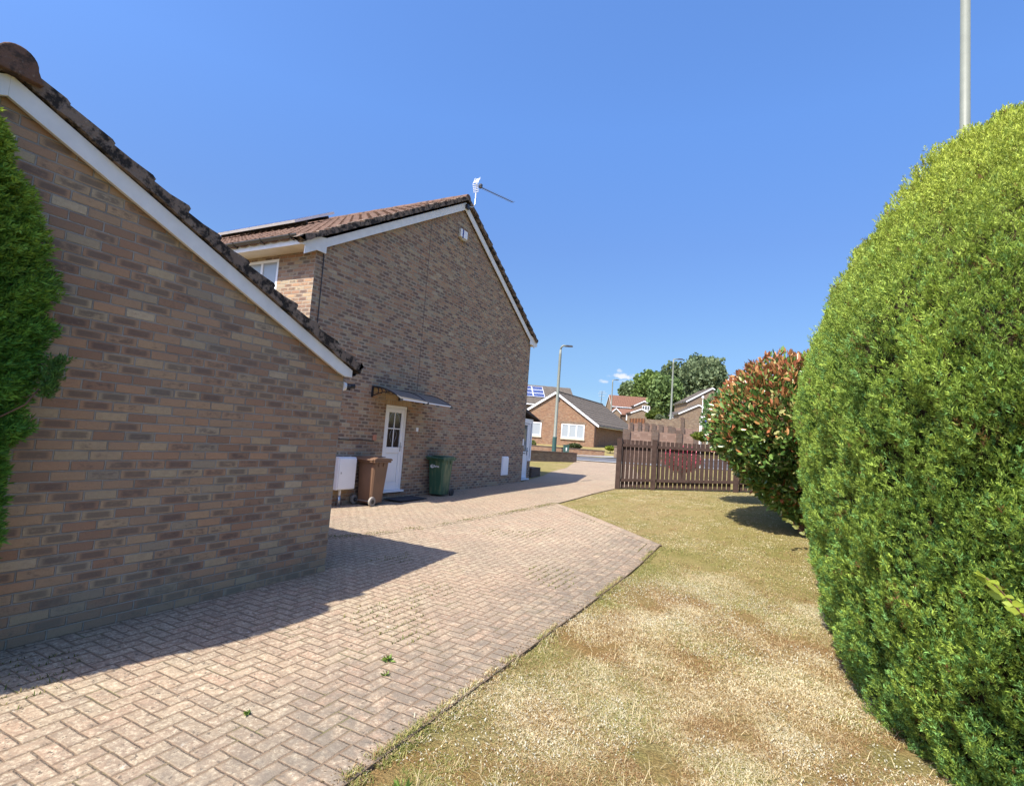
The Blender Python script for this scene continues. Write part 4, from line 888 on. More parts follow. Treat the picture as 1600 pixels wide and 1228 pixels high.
for n, y0, y1, l0, l1, w in ((250000, 1.4, 4.2, .012, .036, .0026), (190000, 4.2, 8.0, .014, .036, .004), (110000, 8., 17.2, .014, .032, .008)):
    X, Y = lawn_pts(n, y0, y1); X, Y = clump(X, Y, .035 if y0 < 4 else .05, .55, 26); k = (X > lawn_left(Y)) & (wob(np.stack([X, Y, X*0], 1), 2.2, 67)+.5*wob(np.stack([X, Y, X*0], 1), 6., 68) > -.75+.5*RNG.random(len(X))); X, Y = X[k], Y[k]; n = len(X); Z = lawn_z(X, Y)-.003; C = lawn_cols(X, Y, n)
    blades('lawn_grass', np.stack([X, Y, Z], 1), RNG.uniform(l0, l1, n), RNG.uniform(.6, 1.2, n)*w, RNG.uniform(.72, 1., n), C, {1.4: 'straw dry grass in the foreground of the lawn', 4.2: 'yellowing short grass in the middle of the lawn', 8.: 'olive and yellow grass on the far lawn near the fence'}[y0], 'grass')
def edge_pts(n):
    Y = 1.6+7.0*RNG.random(n)**1.4; X = -1.785+RNG.normal(size=n)*.028; k = wob(np.stack([X*0, Y, Y*0], 1), 2.6, 91) > -.25; return X[k], Y[k]
X, Y = edge_pts(15000); n = len(X); C = lawn_cols(X, Y, n)
blades('edge_grass', np.stack([X, Y, np.where(X < -1.8, gz(X, Y)+.008, lawn_z(X, Y))], 1), RNG.uniform(.018, .055, n), RNG.uniform(.003, .0045, n), RNG.uniform(.5, 1., n), C, 'ragged grass creeping over the paving edge', 'grass')
n = 2200; X = -1.82+RNG.normal(size=n)*.05; Y = 1.5+7.5*RNG.random(n)
blades('edge_crumbs', np.stack([X, Y, gz(X, Y)+.010], 1), RNG.uniform(.005, .018, n), RNG.uniform(.004, .012, n), RNG.uniform(.9, 1., n), np.array([.30,.22,.14])*RNG.uniform(.5, 1.6, (n, 1)), 'crumbs of soil and moss along the paving edge', 'soil')
# bleached clover leaves and tufts scattered over the dry patches
n = 16000; X, Y = lawn_pts(n, 1.6, 7.5); k = wob(np.stack([X, Y, X*0], 1), 1.6, 71) > .28; X, Y = X[k], Y[k]; n = len(X)
blades('dead_clover', np.stack([X, Y, lawn_z(X, Y)+.012], 1), RNG.uniform(.008, .018, n), RNG.uniform(.004, .009, n), RNG.uniform(.8, 1., n), np.array([.74,.71,.58])*RNG.uniform(.7, 1.1, (n, 1)), 'bleached dead clover flecks over the dry lawn', 'clover')
# long straws
n = 1500; X, Y = lawn_pts(n, 1.5, 6.); blades('dry_straw', np.stack([X, Y, lawn_z(X, Y)+.01], 1), RNG.uniform(.07, .14, n), RNG.uniform(.0025, .004, n), RNG.uniform(.85, 1., n), np.array([.72,.60,.36])*RNG.uniform(.7, 1.1, (n, 1)), 'long pale straws lying on the near lawn', 'straw')
# green growth in the seam between parking area and drive and in open joints
seam = [(-4.84,11.9), (-5.42,8.66), (-5.80,6.4), (-6.4,5.4)]; pts = []
for (a, b_), (c, d) in zip(seam[:-1], seam[1:]):
    k = int(math.hypot(c-a, d-b_)*750); q = RNG.random(k)[:, None]; pts.append(np.array([[a, b_]])*(1-q)+np.array([[c, d]])*q+RNG.normal(size=(k, 2))*.065)
pts = np.concatenate(pts); k = wob(np.c_[pts, pts[:, 0]*0], 2.2, 81)+.5*RNG.normal(size=len(pts)) > .1; pts = pts[k]
n2 = 2600; jx = RNG.uniform(-5.2, -1.9, n2*6); jy = RNG.uniform(1.5, 10.5, n2*6); k = (wob(np.stack([jx, jy, jx*0], 1), 1.5, 83) > .42) & (jy < 9+(-1.9-jx)*.9) & (jx > -4.6+.0*jy); jx = np.round(jx[k]*10)/10+RNG.normal(size=k.sum())*.004; jy = jy[k]
pts = np.concatenate([pts, np.stack([jx, jy], 1)[:2400]]); n = len(pts)
blades('joint_weeds', np.c_[pts, gz(pts[:, 0], pts[:, 1])+.004], RNG.uniform(.015, .045, n), RNG.uniform(.004, .008, n), RNG.uniform(.4, .95, n), np.where((RNG.random(n) < .55)[:, None], np.array([.15,.19,.05]), np.array([.32,.28,.11]))*RNG.uniform(.7, 1.2, (n, 1)), 'low green weeds and moss in the paving joints', 'weeds')
def weed(x, y, s, n, label):
    t_ = thing('weed', label, 'weed', (x, y, gzf(x, y)), 'weeds sprouting from the paving'); rg = np.random.default_rng(int(s*1000))
    P = np.tile([x, y, gzf(x, y)+.004], (n, 1))+rg.normal(size=(n, 3))*np.array([.02, .02, 0])*s*8; D = np.stack([rg.normal(size=n), rg.normal(size=n), rg.uniform(.5, 1.6, n)], 1)
    V, F, C = scatter(P, D, rg.uniform(.5, 1.1, n)*s, (LEAF[0]*np.array([.75, 1, 1]), LEAF[1]), np.array([.30,.46,.10])*rg.uniform(.7, 1.4, (n, 1))); raw_mesh('foliage', V, F, M['leaf_sprig'], t_, col=C)
    MB().tube([(x, y, gzf(x, y)-.01), (x+.005, y, gzf(x, y)+s*.8)], [.004, .002], 5).build('stem', M['bark'], t_)
weed(-2.52, 3.20, .065, 16, 'tall leafy weed growing in the middle of the paving')
weed(-2.68, 2.19, .045, 14, 'small bright weed in a joint of the near paving')
weed(-2.38, 3.02, .045, 10, 'tiny weed just in front of the tall leafy weed')
weed(-1.55, 2.15, .07, 14, 'fresh green weed in the lawn near the paving corner')
# ================================================================== STREET LAMPS
def lamp(label, px_, d, base_z, top_py, r0, r1, arm, style, lean_px=None):
    b = survey(px_, top_py, d); x, y = b.x, b.y; top = b.z
    t_ = thing('street_lamp', label, 'street lamp', (x, y, base_z), 'street lamps')
    ax = Vector((H1[0], H1[1], 0)); mb = MB()
    mb.tube([(x, y, base_z-.3), (x, y, base_z+1.3), (x, y, base_z+1.35), (x, y, top-.5), (x, y, top)], [r0*1.25, r0*1.25, r0, (r0+r1)/2, r1], 12); mb.build('column', M['lampgrey'], t_, smooth=True)
    e = Vector((x, y, top)); mb = MB()
    if style == 'curve': pth = [e, e+ax*arm*.15+Vector((0, 0, .22)), e+ax*arm*.5+Vector((0, 0, .34)), e+ax*arm+Vector((0, 0, .32))]
    else: pth = [e, e+Vector((0, 0, .05)), e+ax*arm+Vector((0, 0, .10))]
    mb.tube(pth, r1*.9, 8); mb.build('arm', M['lampgrey'], t_, smooth=True)
    p = pth[-1]; mb = MB().frame((p.x, p.y, p.z), ax, (-ax.y, ax.x, 0)); mb.prism([(-.05, -.13, -.07), (.55, -.10, -.05), (.60, -.10, 0), (.50, -.1, .08), (.0, -.13, .08)], (0, .24, 0)); mb.build('lantern', M['gutter'], t_, bevel=.02)
    if style == 'curve':
        mb = MB(); mb.tube([(x, y, base_z-.2), (x, y, base_z+1.25)], r0*1.32, 12); mb.build('base_sleeve', M['cabinet'], t_)
lamp('tall pale street lamp with curved top before the bungalow gable', 876, 44.9, -.95, 546, .14, .09, .45, 'curve')
lamp('tall plain street lamp in front of the far trees', 1052.5, 62, .4, 562, .12, .075, .55, 'plain')
lamp('distant street lamp over the bungalow roof before the red roofed house', 957.5, 112, 5.2, 594, .13, .09, .7, 'plain')
lamp('far street lamp beside the grey roof behind the red bush', 1147.3, 88, 3.6, 588, .11, .08, -.9, 'plain')
pole = G(8.12, 9.5)
t_ = thing('street_lamp', 'thick pale lamp column rising behind the big hedge', 'street lamp', (pole[0], pole[1], gzf(*pole)), 'street lamps')
mb = MB(); mb.tube([(pole[0], pole[1], gzf(*pole)-.2), (pole[0], pole[1], 1.), (pole[0], pole[1], 11.8)], [.105, .088, .074], 20); mb.build('column', M['lampgrey'], t_, smooth=True)
mb = MB().frame((pole[0], pole[1], 11.8), (0, 1, 0), (1, 0, 0)); mb.tube([(0, 0, 0), (.25, 0, .15), (.7, 0, .18)], .04, 8); mb.prism([(.6, -.12, .12), (1.2, -.1, .13), (1.2, -.1, .2), (.6, -.12, .25)], (0, .24, 0)); mb.build('lantern', M['gutter'], t_)

# ================================================================== FAR BUILDINGS
def V3(p, z): return Vector((p[0], p[1], z))
def gable_house(name, label, cat, A, B, back, z0, ze, za, wall, roof, over=.35, barge=.2, wave=.3, gauge=.4, group=None, barge_m=None, lift=.12):
    """A-B is the gable front (survey frame r,d), 'back' its depth vector; ridge runs along 'back'"""
    A, B, K = np.array(A, float), np.array(B, float), np.array(back, float); Mx = (A+B)/2
    a, b_, a2, b2 = G(*A), G(*B), G(*(A+K)), G(*(B+K)); m1, m2 = G(*Mx), G(*(Mx+K))
    t_ = thing(name, label, cat, (*((a+b_+a2+b2)/4), z0), group)
    U = unit((b_-a)[None])[0]; Kd = unit((a2-a)[None])[0]; w = np.linalg.norm(b_-a); dep = np.linalg.norm(a2-a)
    mb = MB()
    def wallface(p, q, apex=None):
        L = np.linalg.norm(q-p); P = [V3(p, z0-1), V3(q, z0-1), V3(q, ze)]; uv = [(0, -1), (L, -1), (L, ze-z0)]
        if apex is not None: P.append(V3(apex, za)); uv.append((L/2, za-z0))
        P.append(V3(p, ze)); uv.append((0, ze-z0)); mb.poly(P, uv)
    wallface(a, b_, m1); wallface(a2, b2, m2); wallface(b_, b2); wallface(a, a2)
    mb.build('wall', wall, t_, recalc=False)
    slope = (za-ze)/(w/2); n2 = np.array([-Kd[0], -Kd[1]])
    for sd, e in ((-1, a), (1, b_)):
        s = Vector((U[0]*sd, U[1]*sd, -slope)).normalized(); L = (w/2+over)*math.hypot(1, slope)
        st = m1-Kd*.18; mb = MB(); tile_slope(mb, V3(st, za+.10+lift), (Kd[0], Kd[1], 0), s, dep+.36, L, gauge=gauge, wave=wave, amp=.03, step=.03, per=4); mb.build('roof', roof, t_)
        for sg, org in ((-1, m1), (1, m2)):
            p = V3(org+Kd*sg*.16, za+.09+lift); mb = MB(); q = p+s*(L-.02); dn = Vector((0, 0, -barge)); mb.prism([p, q, q+dn, p+dn], Vector((Kd[0], Kd[1], 0))*sg*.03); mb.build('bargeboard', barge_m or M['upvc'], t_)
        ep = e+U*sd*over; ze_ = ze-slope*over+.10+lift-.02
        mb = MB(); p = V3(ep-Kd*.15, ze_); Lk = Vector((Kd[0], Kd[1], 0))*(dep+.3); mb.prism([p, p+Vector((0, 0, -.17)), p+Vector((-U[0]*sd*.03, -U[1]*sd*.03, -.17)), p+Vector((-U[0]*sd*.03, -U[1]*sd*.03, 0))], Lk); mb.build('fascia', M['upvc'], t_)
        mb = MB(); p = V3(ep-Kd*.15+U*sd*.06, ze_-.04); mb.tube([p, p+Lk], .06, 8); mb.build('gutter', M['gutter'], t_)
    ridge = MB(); ridge.tube([V3(m1-Kd*.2, za+.13+lift), V3(m2+Kd*.2, za+.13+lift)], .10, 8); ridge.build('ridge', roof, t_)
    return t_, a, b_, U, np.array([-Kd[0], -Kd[1]]), V3
def on_front(root, a, U, u, z, w, h, bars, sill=.12, matp=None, nrm=None, **k):
    n = Vector((U[1], -U[0], 0)); 
    O = V3(a+U*u, z)+n*.004; return window(root, O, (U[0], U[1], 0), n, w, h, bars, matp, .05, sill, **k)
bw, a, b_, U, nb, _ = gable_house('bungalow', 'orange brick bungalow with a white trimmed gable facing the road', 'bungalow', (.50, 57.0), (8.95, 55.9), (7.3, 14.0), -.45, 2.02, 4.98, M['brick_orange'], M['tile_grey'], over=.45, wave=1.2, gauge=.55, barge=.26)
wl = np.linalg.norm(b_-a); zs_ = .42
on_front(bw, a, U, 5.02, .38, 2.42, 1.46, (.33, .66), .18, fr=.10)
on_front(bw, a, U, .95, .40, 1.95, 1.40, (.48,), .18, fr=.10)
n = Vector((U[1], -U[0], 0))
for u0, w_ in ((.80, 2.25), (4.87, 2.72)): MB().frame(V3(a+U*u0, 1.87)+n*.004, (U[0], U[1], 0), n).box(0, w_, 0, .02, 0, .22).build('lintel', M['brick_tan'], bw)
mb = MB(); mb.frame(V3(b_-U*.02, -.5)+n*.02, (U[0], U[1], 0), n); mb.box(-.02, .10, 0, .10, -.2, 2.35); mb.build('downpipe', M['fence'], bw)
ap = V3((a+b_)/2, 4.3)+n*.03; mb = MB(); mb.frame(ap, (U[0], U[1], 0), n); mb.box(.28, .36, 0, .06, -.1, .35); mb.build('bracket_lamp', M['gutter'], bw)
# small aerial behind the bungalow ridge
p = survey(938.5, 632, 70); ta = thing('television_aerial', 'small dark aerial standing over the bungalow roof', 'aerial', (p.x, p.y, p.z-1.)); mb = MB(); mb.tube([(p.x, p.y, p.z-1), (p.x+.1, p.y, p.z+1.75)], .035, 6); mb.build('mast', M['gutter'], ta)
mb = MB()
for dz, L in ((1.7, .5), (1.45, .7), (1.1, .5), (.7, .3)): mb.tube([(p.x-L*.6, p.y, p.z+dz), (p.x+L, p.y+.1, p.z+dz+.03)], .025, 5)
mb.build('boom', M['gutter'], ta)
# big roof behind with solar panels: its long slope faces us
def slope_house(name, label, cat, C0, C1, z0, ze, zr, run, wall, roof, over=.3, wave=.3, gauge=.4, depth=8.):
    """long eaves wall C0-C1 faces the camera; the gables are at its ends"""
    C0, C1 = np.array(C0, float), np.array(C1, float); u = (C1-C0)/np.linalg.norm(C1-C0); k = np.array([-u[1], u[0]])
    K = k*depth; a, b_ = G(*C0), G(*C1); a2, b2 = G(*(C0+K)), G(*(C1+K)); am, bm_ = G(*(C0+K/2)), G(*(C1+K/2)); t_ = thing(name, label, cat, (*((a+b2)/2), z0)); mb = MB()
    def wf(p, q, ap=None):
        L = np.linalg.norm(q-p); P = [V3(p, z0-1.5), V3(q, z0-1.5), V3(q, ze)]; uv = [(0, -1.5), (L, -1.5), (L, ze-z0)]
        if ap is not None: P.append(V3(ap, zr)); uv.append((L/2, zr-z0))
        P.append(V3(p, ze)); uv.append((0, ze-z0)); mb.poly(P, uv)
    wf(a, b_); wf(a2, b2); wf(b_, b2, bm_); wf(a, a2, am); mb.build('wall', wall, t_, recalc=False)
    U = unit((b_-a)[None])[0]; Kw = unit((a2-a)[None])[0]; L = np.linalg.norm(b_-a); sl_ = (zr-ze)/(depth/2)
    for sg in (-1, 1):
        s = Vector((Kw[0]*sg, Kw[1]*sg, -sl_)).normalized(); st = am-U*.2; mb = MB(); tile_slope(mb, V3(st, zr+.15), (U[0], U[1], 0), s, L+.4, (depth/2+over)*math.hypot(1, sl_), gauge=gauge, wave=wave, per=4); mb.build('roof', roof, t_)
        for org, so in ((am, -1), (bm_, 1)):
            p = V3(org+U*so*.18, zr+.14); q = p+s*(depth/2+over)*math.hypot(1, sl_); mb = MB(); mb.prism([p, q, q+Vector((0, 0, -.22)), p+Vector((0, 0, -.22))], Vector((U[0], U[1], 0))*so*.03); mb.build('bargeboard', M['upvc_dirty'], t_)
    p = V3(a-Kw*over-U*.15, ze-sl_*over+.11); mb = MB(); mb.prism([p, p+Vector((0, 0, -.17)), p+Vector((Kw[0]*.03, Kw[1]*.03, -.17)), p+Vector((Kw[0]*.03, Kw[1]*.03, 0))], Vector((U[0], U[1], 0))*(L+.3)); mb.build('fascia', M['upvc'], t_)
    return t_, am, bm_, U, Kw, sl_
sh, am, bm_, U, Kw, sl_ = slope_house('house', 'grey roofed house with blue solar panels behind the bungalow', 'house', (-7., 73.5), (9.1, 75.5), -.2, 5.0, 7.85, 0, M['brick_tan'], M['tile_grey'], wave=1.2, gauge=.36, depth=9.)
sp2 = thing('solar_panel', 'bank of blue solar panels on the grey roof behind the bungalow', 'solar panel', V3(G(4, 73), 5.6))
s = Vector((-Kw[0], -Kw[1], -sl_)).normalized(); n = Vector((-Kw[0]*sl_, -Kw[1]*sl_, 1)).normalized(); u3 = Vector((U[0], U[1], 0))
for i, r_ in enumerate((8.65, 10.35, 4.9)):
    for j in range(3 if i < 2 else 1):
        p = V3(am, 8.0)+u3*r_+s*(.72+1.07*j)+n*.12; f = MB().prism([p, p+s*1.03, p+s*1.03+n*.05, p+n*.05], u3*1.66).build('panel', M['upvc'], sp2)
        p2 = p+n*.052+u3*.05+s*.05; MB().prism([p2, p2+s*.93, p2+s*.93+n*.005, p2+n*.005], u3*1.56).build('cell', M['cell'], f)
p = V3(am, 8.0)+u3*6.95+s*1.9+n*.10; mb = MB(); mb.prism([p, p+s*.8, p+s*.8+n*.06, p+n*.06], u3*.9); sk = mb.build('skylight', M['upvc'], sh); mb = MB(); p += n*.062+s*.1+u3*.1; mb.prism([p, p+s*.6, p+s*.6+n*.004, p+n*.004], u3*.7); mb.build('pane', M['glass'], sk)
# red-roofed house on the hill
def far(px_, py_, d): v = survey(px_, py_, d); return v, np.array([v.x*H1[0]+v.y*H1[1], d])
D1 = 140.
e0, q0 = far(963, 634, D1); e1, q1 = far(1008, 636, D1); rz_ = survey(975, 619.5, D1+4).z
rh, am, bm_, U, Kw, sl_ = slope_house('house', 'distant brick house with a red tiled roof and projecting gable wing', 'house', q0+np.array([-1.2, 0]), q1+np.array([4., 0]), e0.z-5.2, e0.z, rz_, 0, M['brick_tan'], M['tile_red'], depth=8., over=.4, wave=.6)
nn = Vector((-Kw[0], -Kw[1], 0)); u3 = Vector((U[0], U[1], 0)); f0 = V3(G(*(q0+np.array([-1.2, 0]))), 0)
for x0, w_ in ((2.2, 1.4), (4.8, .7)): window(rh, (f0+u3*x0+nn*.01)+Vector((0, 0, e0.z-1.5)), u3, nn, w_, 1.15, (.5,) if w_ > 1 else (), M['glass'], .06, None, fr=.12)
wz = survey(1008, 626, D1-2.5).z
def wing(label_none, pxa, pxb, dd, ztop_px, zeave_px, zb_off, roof, wall, root=None, depth=4., name='house', label='', cat='house'):
    za_ = survey((pxa+pxb)/2, ztop_px, dd).z; ze_ = survey(pxb, zeave_px, dd).z; A_ = far(pxa, 640, dd)[1]; B_ = far(pxb, 640, dd)[1]
    return gable_house(name, label, cat, A_, B_, (0, depth), zb_off, ze_, za_, wall, roof, over=.25, barge=.3, wave=.6, gauge=.5)
w1 = wing(0, 991.5, 1021, D1-3, 627.2, 636, gzf(*G(30, D1))-1, M['tile_red'], M['brick_tan'], depth=5., label='small gabled wing house with a blue white window below red tiles', cat='house')
on_front(w1[0], w1[1], w1[3], 1.9, survey(1005, 641, D1-3).z, 2.0, 1.2, (.33, .66), None, M['glass'], fr=.14)
w2 = wing(0, 956, 969.5, D1-9, 638.5, 645.5, gzf(*G(24, D1-9))-1, M['tile_red'], M['brick_tan'], depth=4., label='tiny gabled porch block at the left of the red roofed house', cat='outbuilding')
w3 = wing(0, 987, 1018, D1-12, 639.5, 647, gzf(*G(28, D1-12))-1, M['tile_red'], M['brick_tan'], depth=5., label='brick garage gable in front of the red roofed house', cat='garage')
lr = thing('lean_to', 'red tiled lean-to with dark front below the red roofed house', 'lean-to', survey(976, 652, D1-6)); p0 = survey(958, 637.8, D1-2); p1 = survey(990, 639.5, D1-2); p2 = survey(992, 647.6, D1-7); p3 = survey(969, 646.8, D1-7)
mb = MB(); mb.prism([p0, p1, p2, p3], (0, 0, -.2)); mb.build('roof', M['tile_red'], lr); mb = MB(); mb.prism([p3+Vector((0, .3, -.2)), p2+Vector((0, .3, -.2)), p2+Vector((0, .3, -2.6)), p3+Vector((0, .3, -2.6))], (0, 3, 0)); mb.build('wall', M['brick_pier'], lr)
mb = MB(); c_ = survey(982.5, 651, D1-7.3); mb.box(c_.x-.6, c_.x+.6, c_.y-.3, c_.y-.2, c_.z-.9, c_.z+.5); mb.build('door', M['upvc'], lr)
# house on the right of the trees and its garage
D2 = 95.
z_e = survey(1072, 627, D2).z; z_a = survey(1112, 607.5, D2).z; A_ = far(1073.5, 640, D2)[1]; B_ = far(1150, 640, D2)[1]
gable_house('house', 'plain brick gable house right of the far trees', 'house', A_, B_, (.5, 9.), gzf(*G(34, D2))-.8, z_e, z_a, M['brick_tan'], M['tile_grey'], over=.25, barge=.26, wave=.6)
D3 = 86.; z_e = survey(1060, 646.5, D3).z; z_a = survey(1091.7, 634, D3).z; A_ = far(1062, 640, D3)[1]; B_ = far(1121.5, 640, D3)[1]
gable_house('garage', 'low brick garage gable in front of the plain brick house', 'garage', A_, B_, (.5, 7.), gzf(*G(28, D3))-1.5, z_e, z_a, M['brick_tan'], M['tile_grey'], over=.2, barge=.22, wave=.6)
cs = thing('conservatory', 'small white conservatory with a dark roof left of the low garage', 'conservatory', survey(1054, 655, 92)); p0 = survey(1047, 647.5, 90); p1 = survey(1061, 648.5, 90); q0_ = survey(1046, 645.2, 94); q1_ = survey(1061, 643.5, 94)
mb = MB(); mb.prism([p0, p1, q1_, q0_], (0, 0, .1)); mb.build('roof', M['tile_dark'], cs)
mb = MB(); L = p1-p0
for k in range(4): c_ = p0+L*(k/3); mb.box(c_.x-.05, c_.x+.05, c_.y, c_.y+.1, c_.z-1.6, c_.z)
mb.prism([p0, p1, p1+Vector((0, 0, -.22)), p0+Vector((0, 0, -.22))], (0, .12, 0)); mb.prism([p0+Vector((0, 0, -1.0)), p1+Vector((0, 0, -1.0)), p1+Vector((0, 0, -2.2)), p0+Vector((0, 0, -2.2))], (0, .12, 0)); mb.build('frame', M['upvc'], cs)
mb = MB(); mb.prism([p0+Vector((0, .06, -.2)), p1+Vector((0, .06, -.2)), p1+Vector((0, .06, -1.1)), p0+Vector((0, .06, -1.1))], (0, .02, 0)); mb.build('pane', M['glass'], cs)
D4 = 97.; A_ = far(1149.5, 600, D4)[1]; z_r = survey(1155, 590.5, D4).z
slope_house('house', 'grey roofed house half hidden behind the red leaved bush', 'house', A_, A_+np.array([9., 0]), gzf(*G(42, D4))-1, z_r-3.2, z_r, 0, M['brick_tan'], M['tile_grey'], depth=6., wave=.6)
# ================================================================== GARDEN WALLS
def wall_run(name, label, p, q, zt0, zt1, material, thick=.22, cope=True, pier_end=None, cat='wall', down=1.2):
    p, q = Vector(p), Vector(q); u = (q-p).normalized(); n = Vector((u.y, -u.x)); L = (q-p).length; t_ = thing(name, label, cat, (p.x, p.y, gzf(p.x, p.y)))
    def zz(s_): return zt0+(zt1-zt0)*s_/L
    mb = MB().frame((p.x, p.y, 0), (u.x, u.y, 0), (n.x, n.y, 0)); zb0 = min(gzf(*p), gzf(*q))-down
    mb.prism([(0, -thick/2, zb0), (L, -thick/2, zb0), (L, -thick/2, zz(L)), (0, -thick/2, zz(0))], (0, thick, 0)); mb.build('wall', material, t_, bevel=.0)
    if cope:
        mb = MB().frame((p.x, p.y, 0), (u.x, u.y, 0), (n.x, n.y, 0)); mb.prism([(-.02, -thick/2-.025, zz(0)+.003), (L+.02, -thick/2-.025, zz(L)+.003), (L+.02, -thick/2-.025, zz(L)+.075), (-.02, -thick/2-.025, zz(0)+.075)], (0, thick+.05, 0)); mb.build('coping', M['brick_pier'] if cope is True else cope, t_)
    return t_, u, n, zz
a, b_ = survey(812, 700, 31.2), survey(899.5, 707, 34.9)
wall_run('garden_wall', 'low brown brick garden wall ending at the driveway mouth', (a.x, a.y), (b_.x, b_.y), -.74, -.77, M['brick_tan'])
a, b_ = G(.2, 46.0), G(8.3, 46.0)
wall_run('garden_wall', 'low orange brick wall along the road below the bungalow', a, b_, -.58, -.62, M['brick_orange'], down=.8)
pp = G(9.1, 44.5); mb = MB(); mb.box(pp[0]-.22, pp[0]+.22, pp[1]-.22, pp[1]+.22, -1.6, -.12); mb.box(pp[0]-.27, pp[0]+.27, pp[1]-.27, pp[1]+.27, -.118, -.05); tag(mb.build('gate_pier', M['brick_tan'], bevel=.01), 'square brick pier just left of the picket fence', 'pier')
# stepped retaining walls with piers behind the fence
def terrace(label, d, pxs, tops, piers, dark, base_drop=4.5):
    pts = [survey(x, y, d) for x, y in zip(pxs, tops)]; t_ = thing('retaining_wall', label, 'wall', (pts[0].x, pts[0].y, gzf(pts[0].x, pts[0].y)), 'stepped walls on the slope beyond the fence'); mb = MB()
    for p, q in zip(pts[:-1], pts[1:]):
        u = Vector((q.x-p.x, q.y-p.y, 0)); L = u.length; u.normalize(); n = Vector((u.y, -u.x, 0)); zt_ = (p.z+q.z)/2
        mb.frame((p.x, p.y, 0), u, n); mb.box(.0, L, -.1, .1, zt_-base_drop, zt_)
    mb.build('panel', M['brick_pink'] if not dark else M['brick_tan'], t_)
    for x, y, w in piers:
        p = survey(x, y, d); mb = MB().frame((p.x, p.y, 0), (H1[0], H1[1], 0), (-H0[0], -H0[1], 0)); mb.box(-w/2, w/2, -.2, .24, p.z-base_drop, p.z); mb.build('pier', M['brick_pier'], t_, bevel=.01)
terrace('lower stepped wall of pinkish panels between dark brick piers', 40., [978, 1000, 1023, 1042, 1060, 1090], [673.5, 674.3, 675, 676.2, 678, 680], [(979, 671, .45), (1022.8, 671.5, .5), (1060.5, 672.5, .42), (1086, 674, .3)], False)
terrace('upper stepped wall of pale panels between narrow brick piers', 48., [982, 991, 1002, 1011, 1020, 1031, 1042, 1053, 1064, 1088], [662, 661.8, 661.5, 662.8, 663.8, 665, 666.5, 668.3, 669.5, 670.5], [(986.5, 660, .28), (999, 660, .28), (1010, 661, .32), (1021, 662.2, .34), (1032, 663.5, .34), (1046, 665.6, .34), (1051.5, 667.5, .3), (1066, 668, .3)], False)
terrace('tall plain brown brick wall above the stepped walls', 60., [1012, 1034, 1050, 1066, 1080, 1098, 1130], [656, 655.3, 654.4, 653.3, 654.5, 656, 658], [(1066, 652.6, .35)], True)
wl_ = survey(840, 708, 38.5); cbn = thing('utility_cabinet', 'dark green utility cabinet standing behind the low brown wall', 'cabinet', (0, 0, 0))
cb = G(*far(884.5, 700, 38.)[1]); ORG[cbn.name] = Vector((cb[0], cb[1], gzf(*cb))); cbn.location = ORG[cbn.name]
mb = MB().frame((cb[0], cb[1], 0), (H1[0], H1[1], 0), (-H0[0], -H0[1], 0)); mb.box(-.20, .20, -.15, .15, gzf(*cb)-.1, -.29); mb.box(-.22, .22, -.17, .17, -.29, -.25); mb.build('body', M['cabinet'], cbn, bevel=.01)
mb = MB().frame((cb[0], cb[1], 0), (H1[0], H1[1], 0), (-H0[0], -H0[1], 0)); mb.box(-.03, .05, .152, .16, -.60, -.44); mb.box(-.04, .06, .153, .161, -.66, -.62); mb.build('notice', M['number_white'], cbn)
# dark planter block by the porch
mb = MB(); mb.box(-9.7, -8.62, 18.62, 19.45, -1.65, -1.10); mb.build('planter', M['brick_pier'], bevel=.01); tag(bpy.data.objects['planter'], 'low dark brick planter at the corner of the porch', 'planter')
# orange fence panels and small posts on the hill
of = thing('panel_fence', 'orange stained panel fence below the red roofed house', 'fence', survey(996, 659, 104)); mb = MB()
for k in range(5):
    p = survey(985+k*4.6, 653.8, 104); q = survey(985+k*4.6+4.2, 653.9, 104); mb.prism([p, q, q+Vector((0, 0, -1.2)), p+Vector((0, 0, -1.2))], (0, .08, 0))
mb.build('panel', M['fence_orange'], of)
mb = MB()
for k in range(6): p = survey(984.7+k*4.6, 653.4, 104); mb.box(p.x-.06, p.x+.06, p.y-.06, p.y+.1, p.z-1.5, p.z)
mb.build('post', M['fence'], of)
wp = survey(1098.3, 623, 38.); t_ = thing('lamp_post', 'thin white post with a small round lantern left of the bush', 'lamp post', (wp.x, wp.y, -1.2)); mb = MB(); mb.tube([(wp.x, wp.y, -1.6), (wp.x, wp.y, wp.z)], [.05, .03], 8); mb.build('pole', M['upvc_dirty'], t_); mb = MB(); mb.tube([(wp.x, wp.y, wp.z), (wp.x, wp.y, wp.z+.05), (wp.x, wp.y, wp.z+.13), (wp.x, wp.y, wp.z+.2)], [.03, .09, .09, .03], 10); mb.build('lantern', M['number_white'], t_)
sg = survey(1094.6, 651.3, 39.); t_ = thing('sign_frame', 'white post frame with a furled blue banner beside the bush', 'sign', (sg.x, sg.y, -1.2)); s2 = survey(1106.5, 652, 39.); mb = MB(); mb.tube([(sg.x, sg.y, -1.6), (sg.x, sg.y, sg.z)], .04, 8); mb.tube([sg, s2], .04, 8); mb.tube([(s2.x, s2.y, -1.6), s2], .04, 8); mb.build('frame', M['upvc_dirty'], t_)
mb = MB(); c_ = survey(1103.4, 654.5, 38.9); mb.prism([(c_.x-.07, c_.y, c_.z), (c_.x+.06, c_.y, c_.z), (c_.x+.10, c_.y, c_.z-.55), (c_.x-.05, c_.y, c_.z-.62), (c_.x-.12, c_.y, c_.z-.5)], (0, .05, 0)); mb.build('banner', M['blue_sign'], t_)
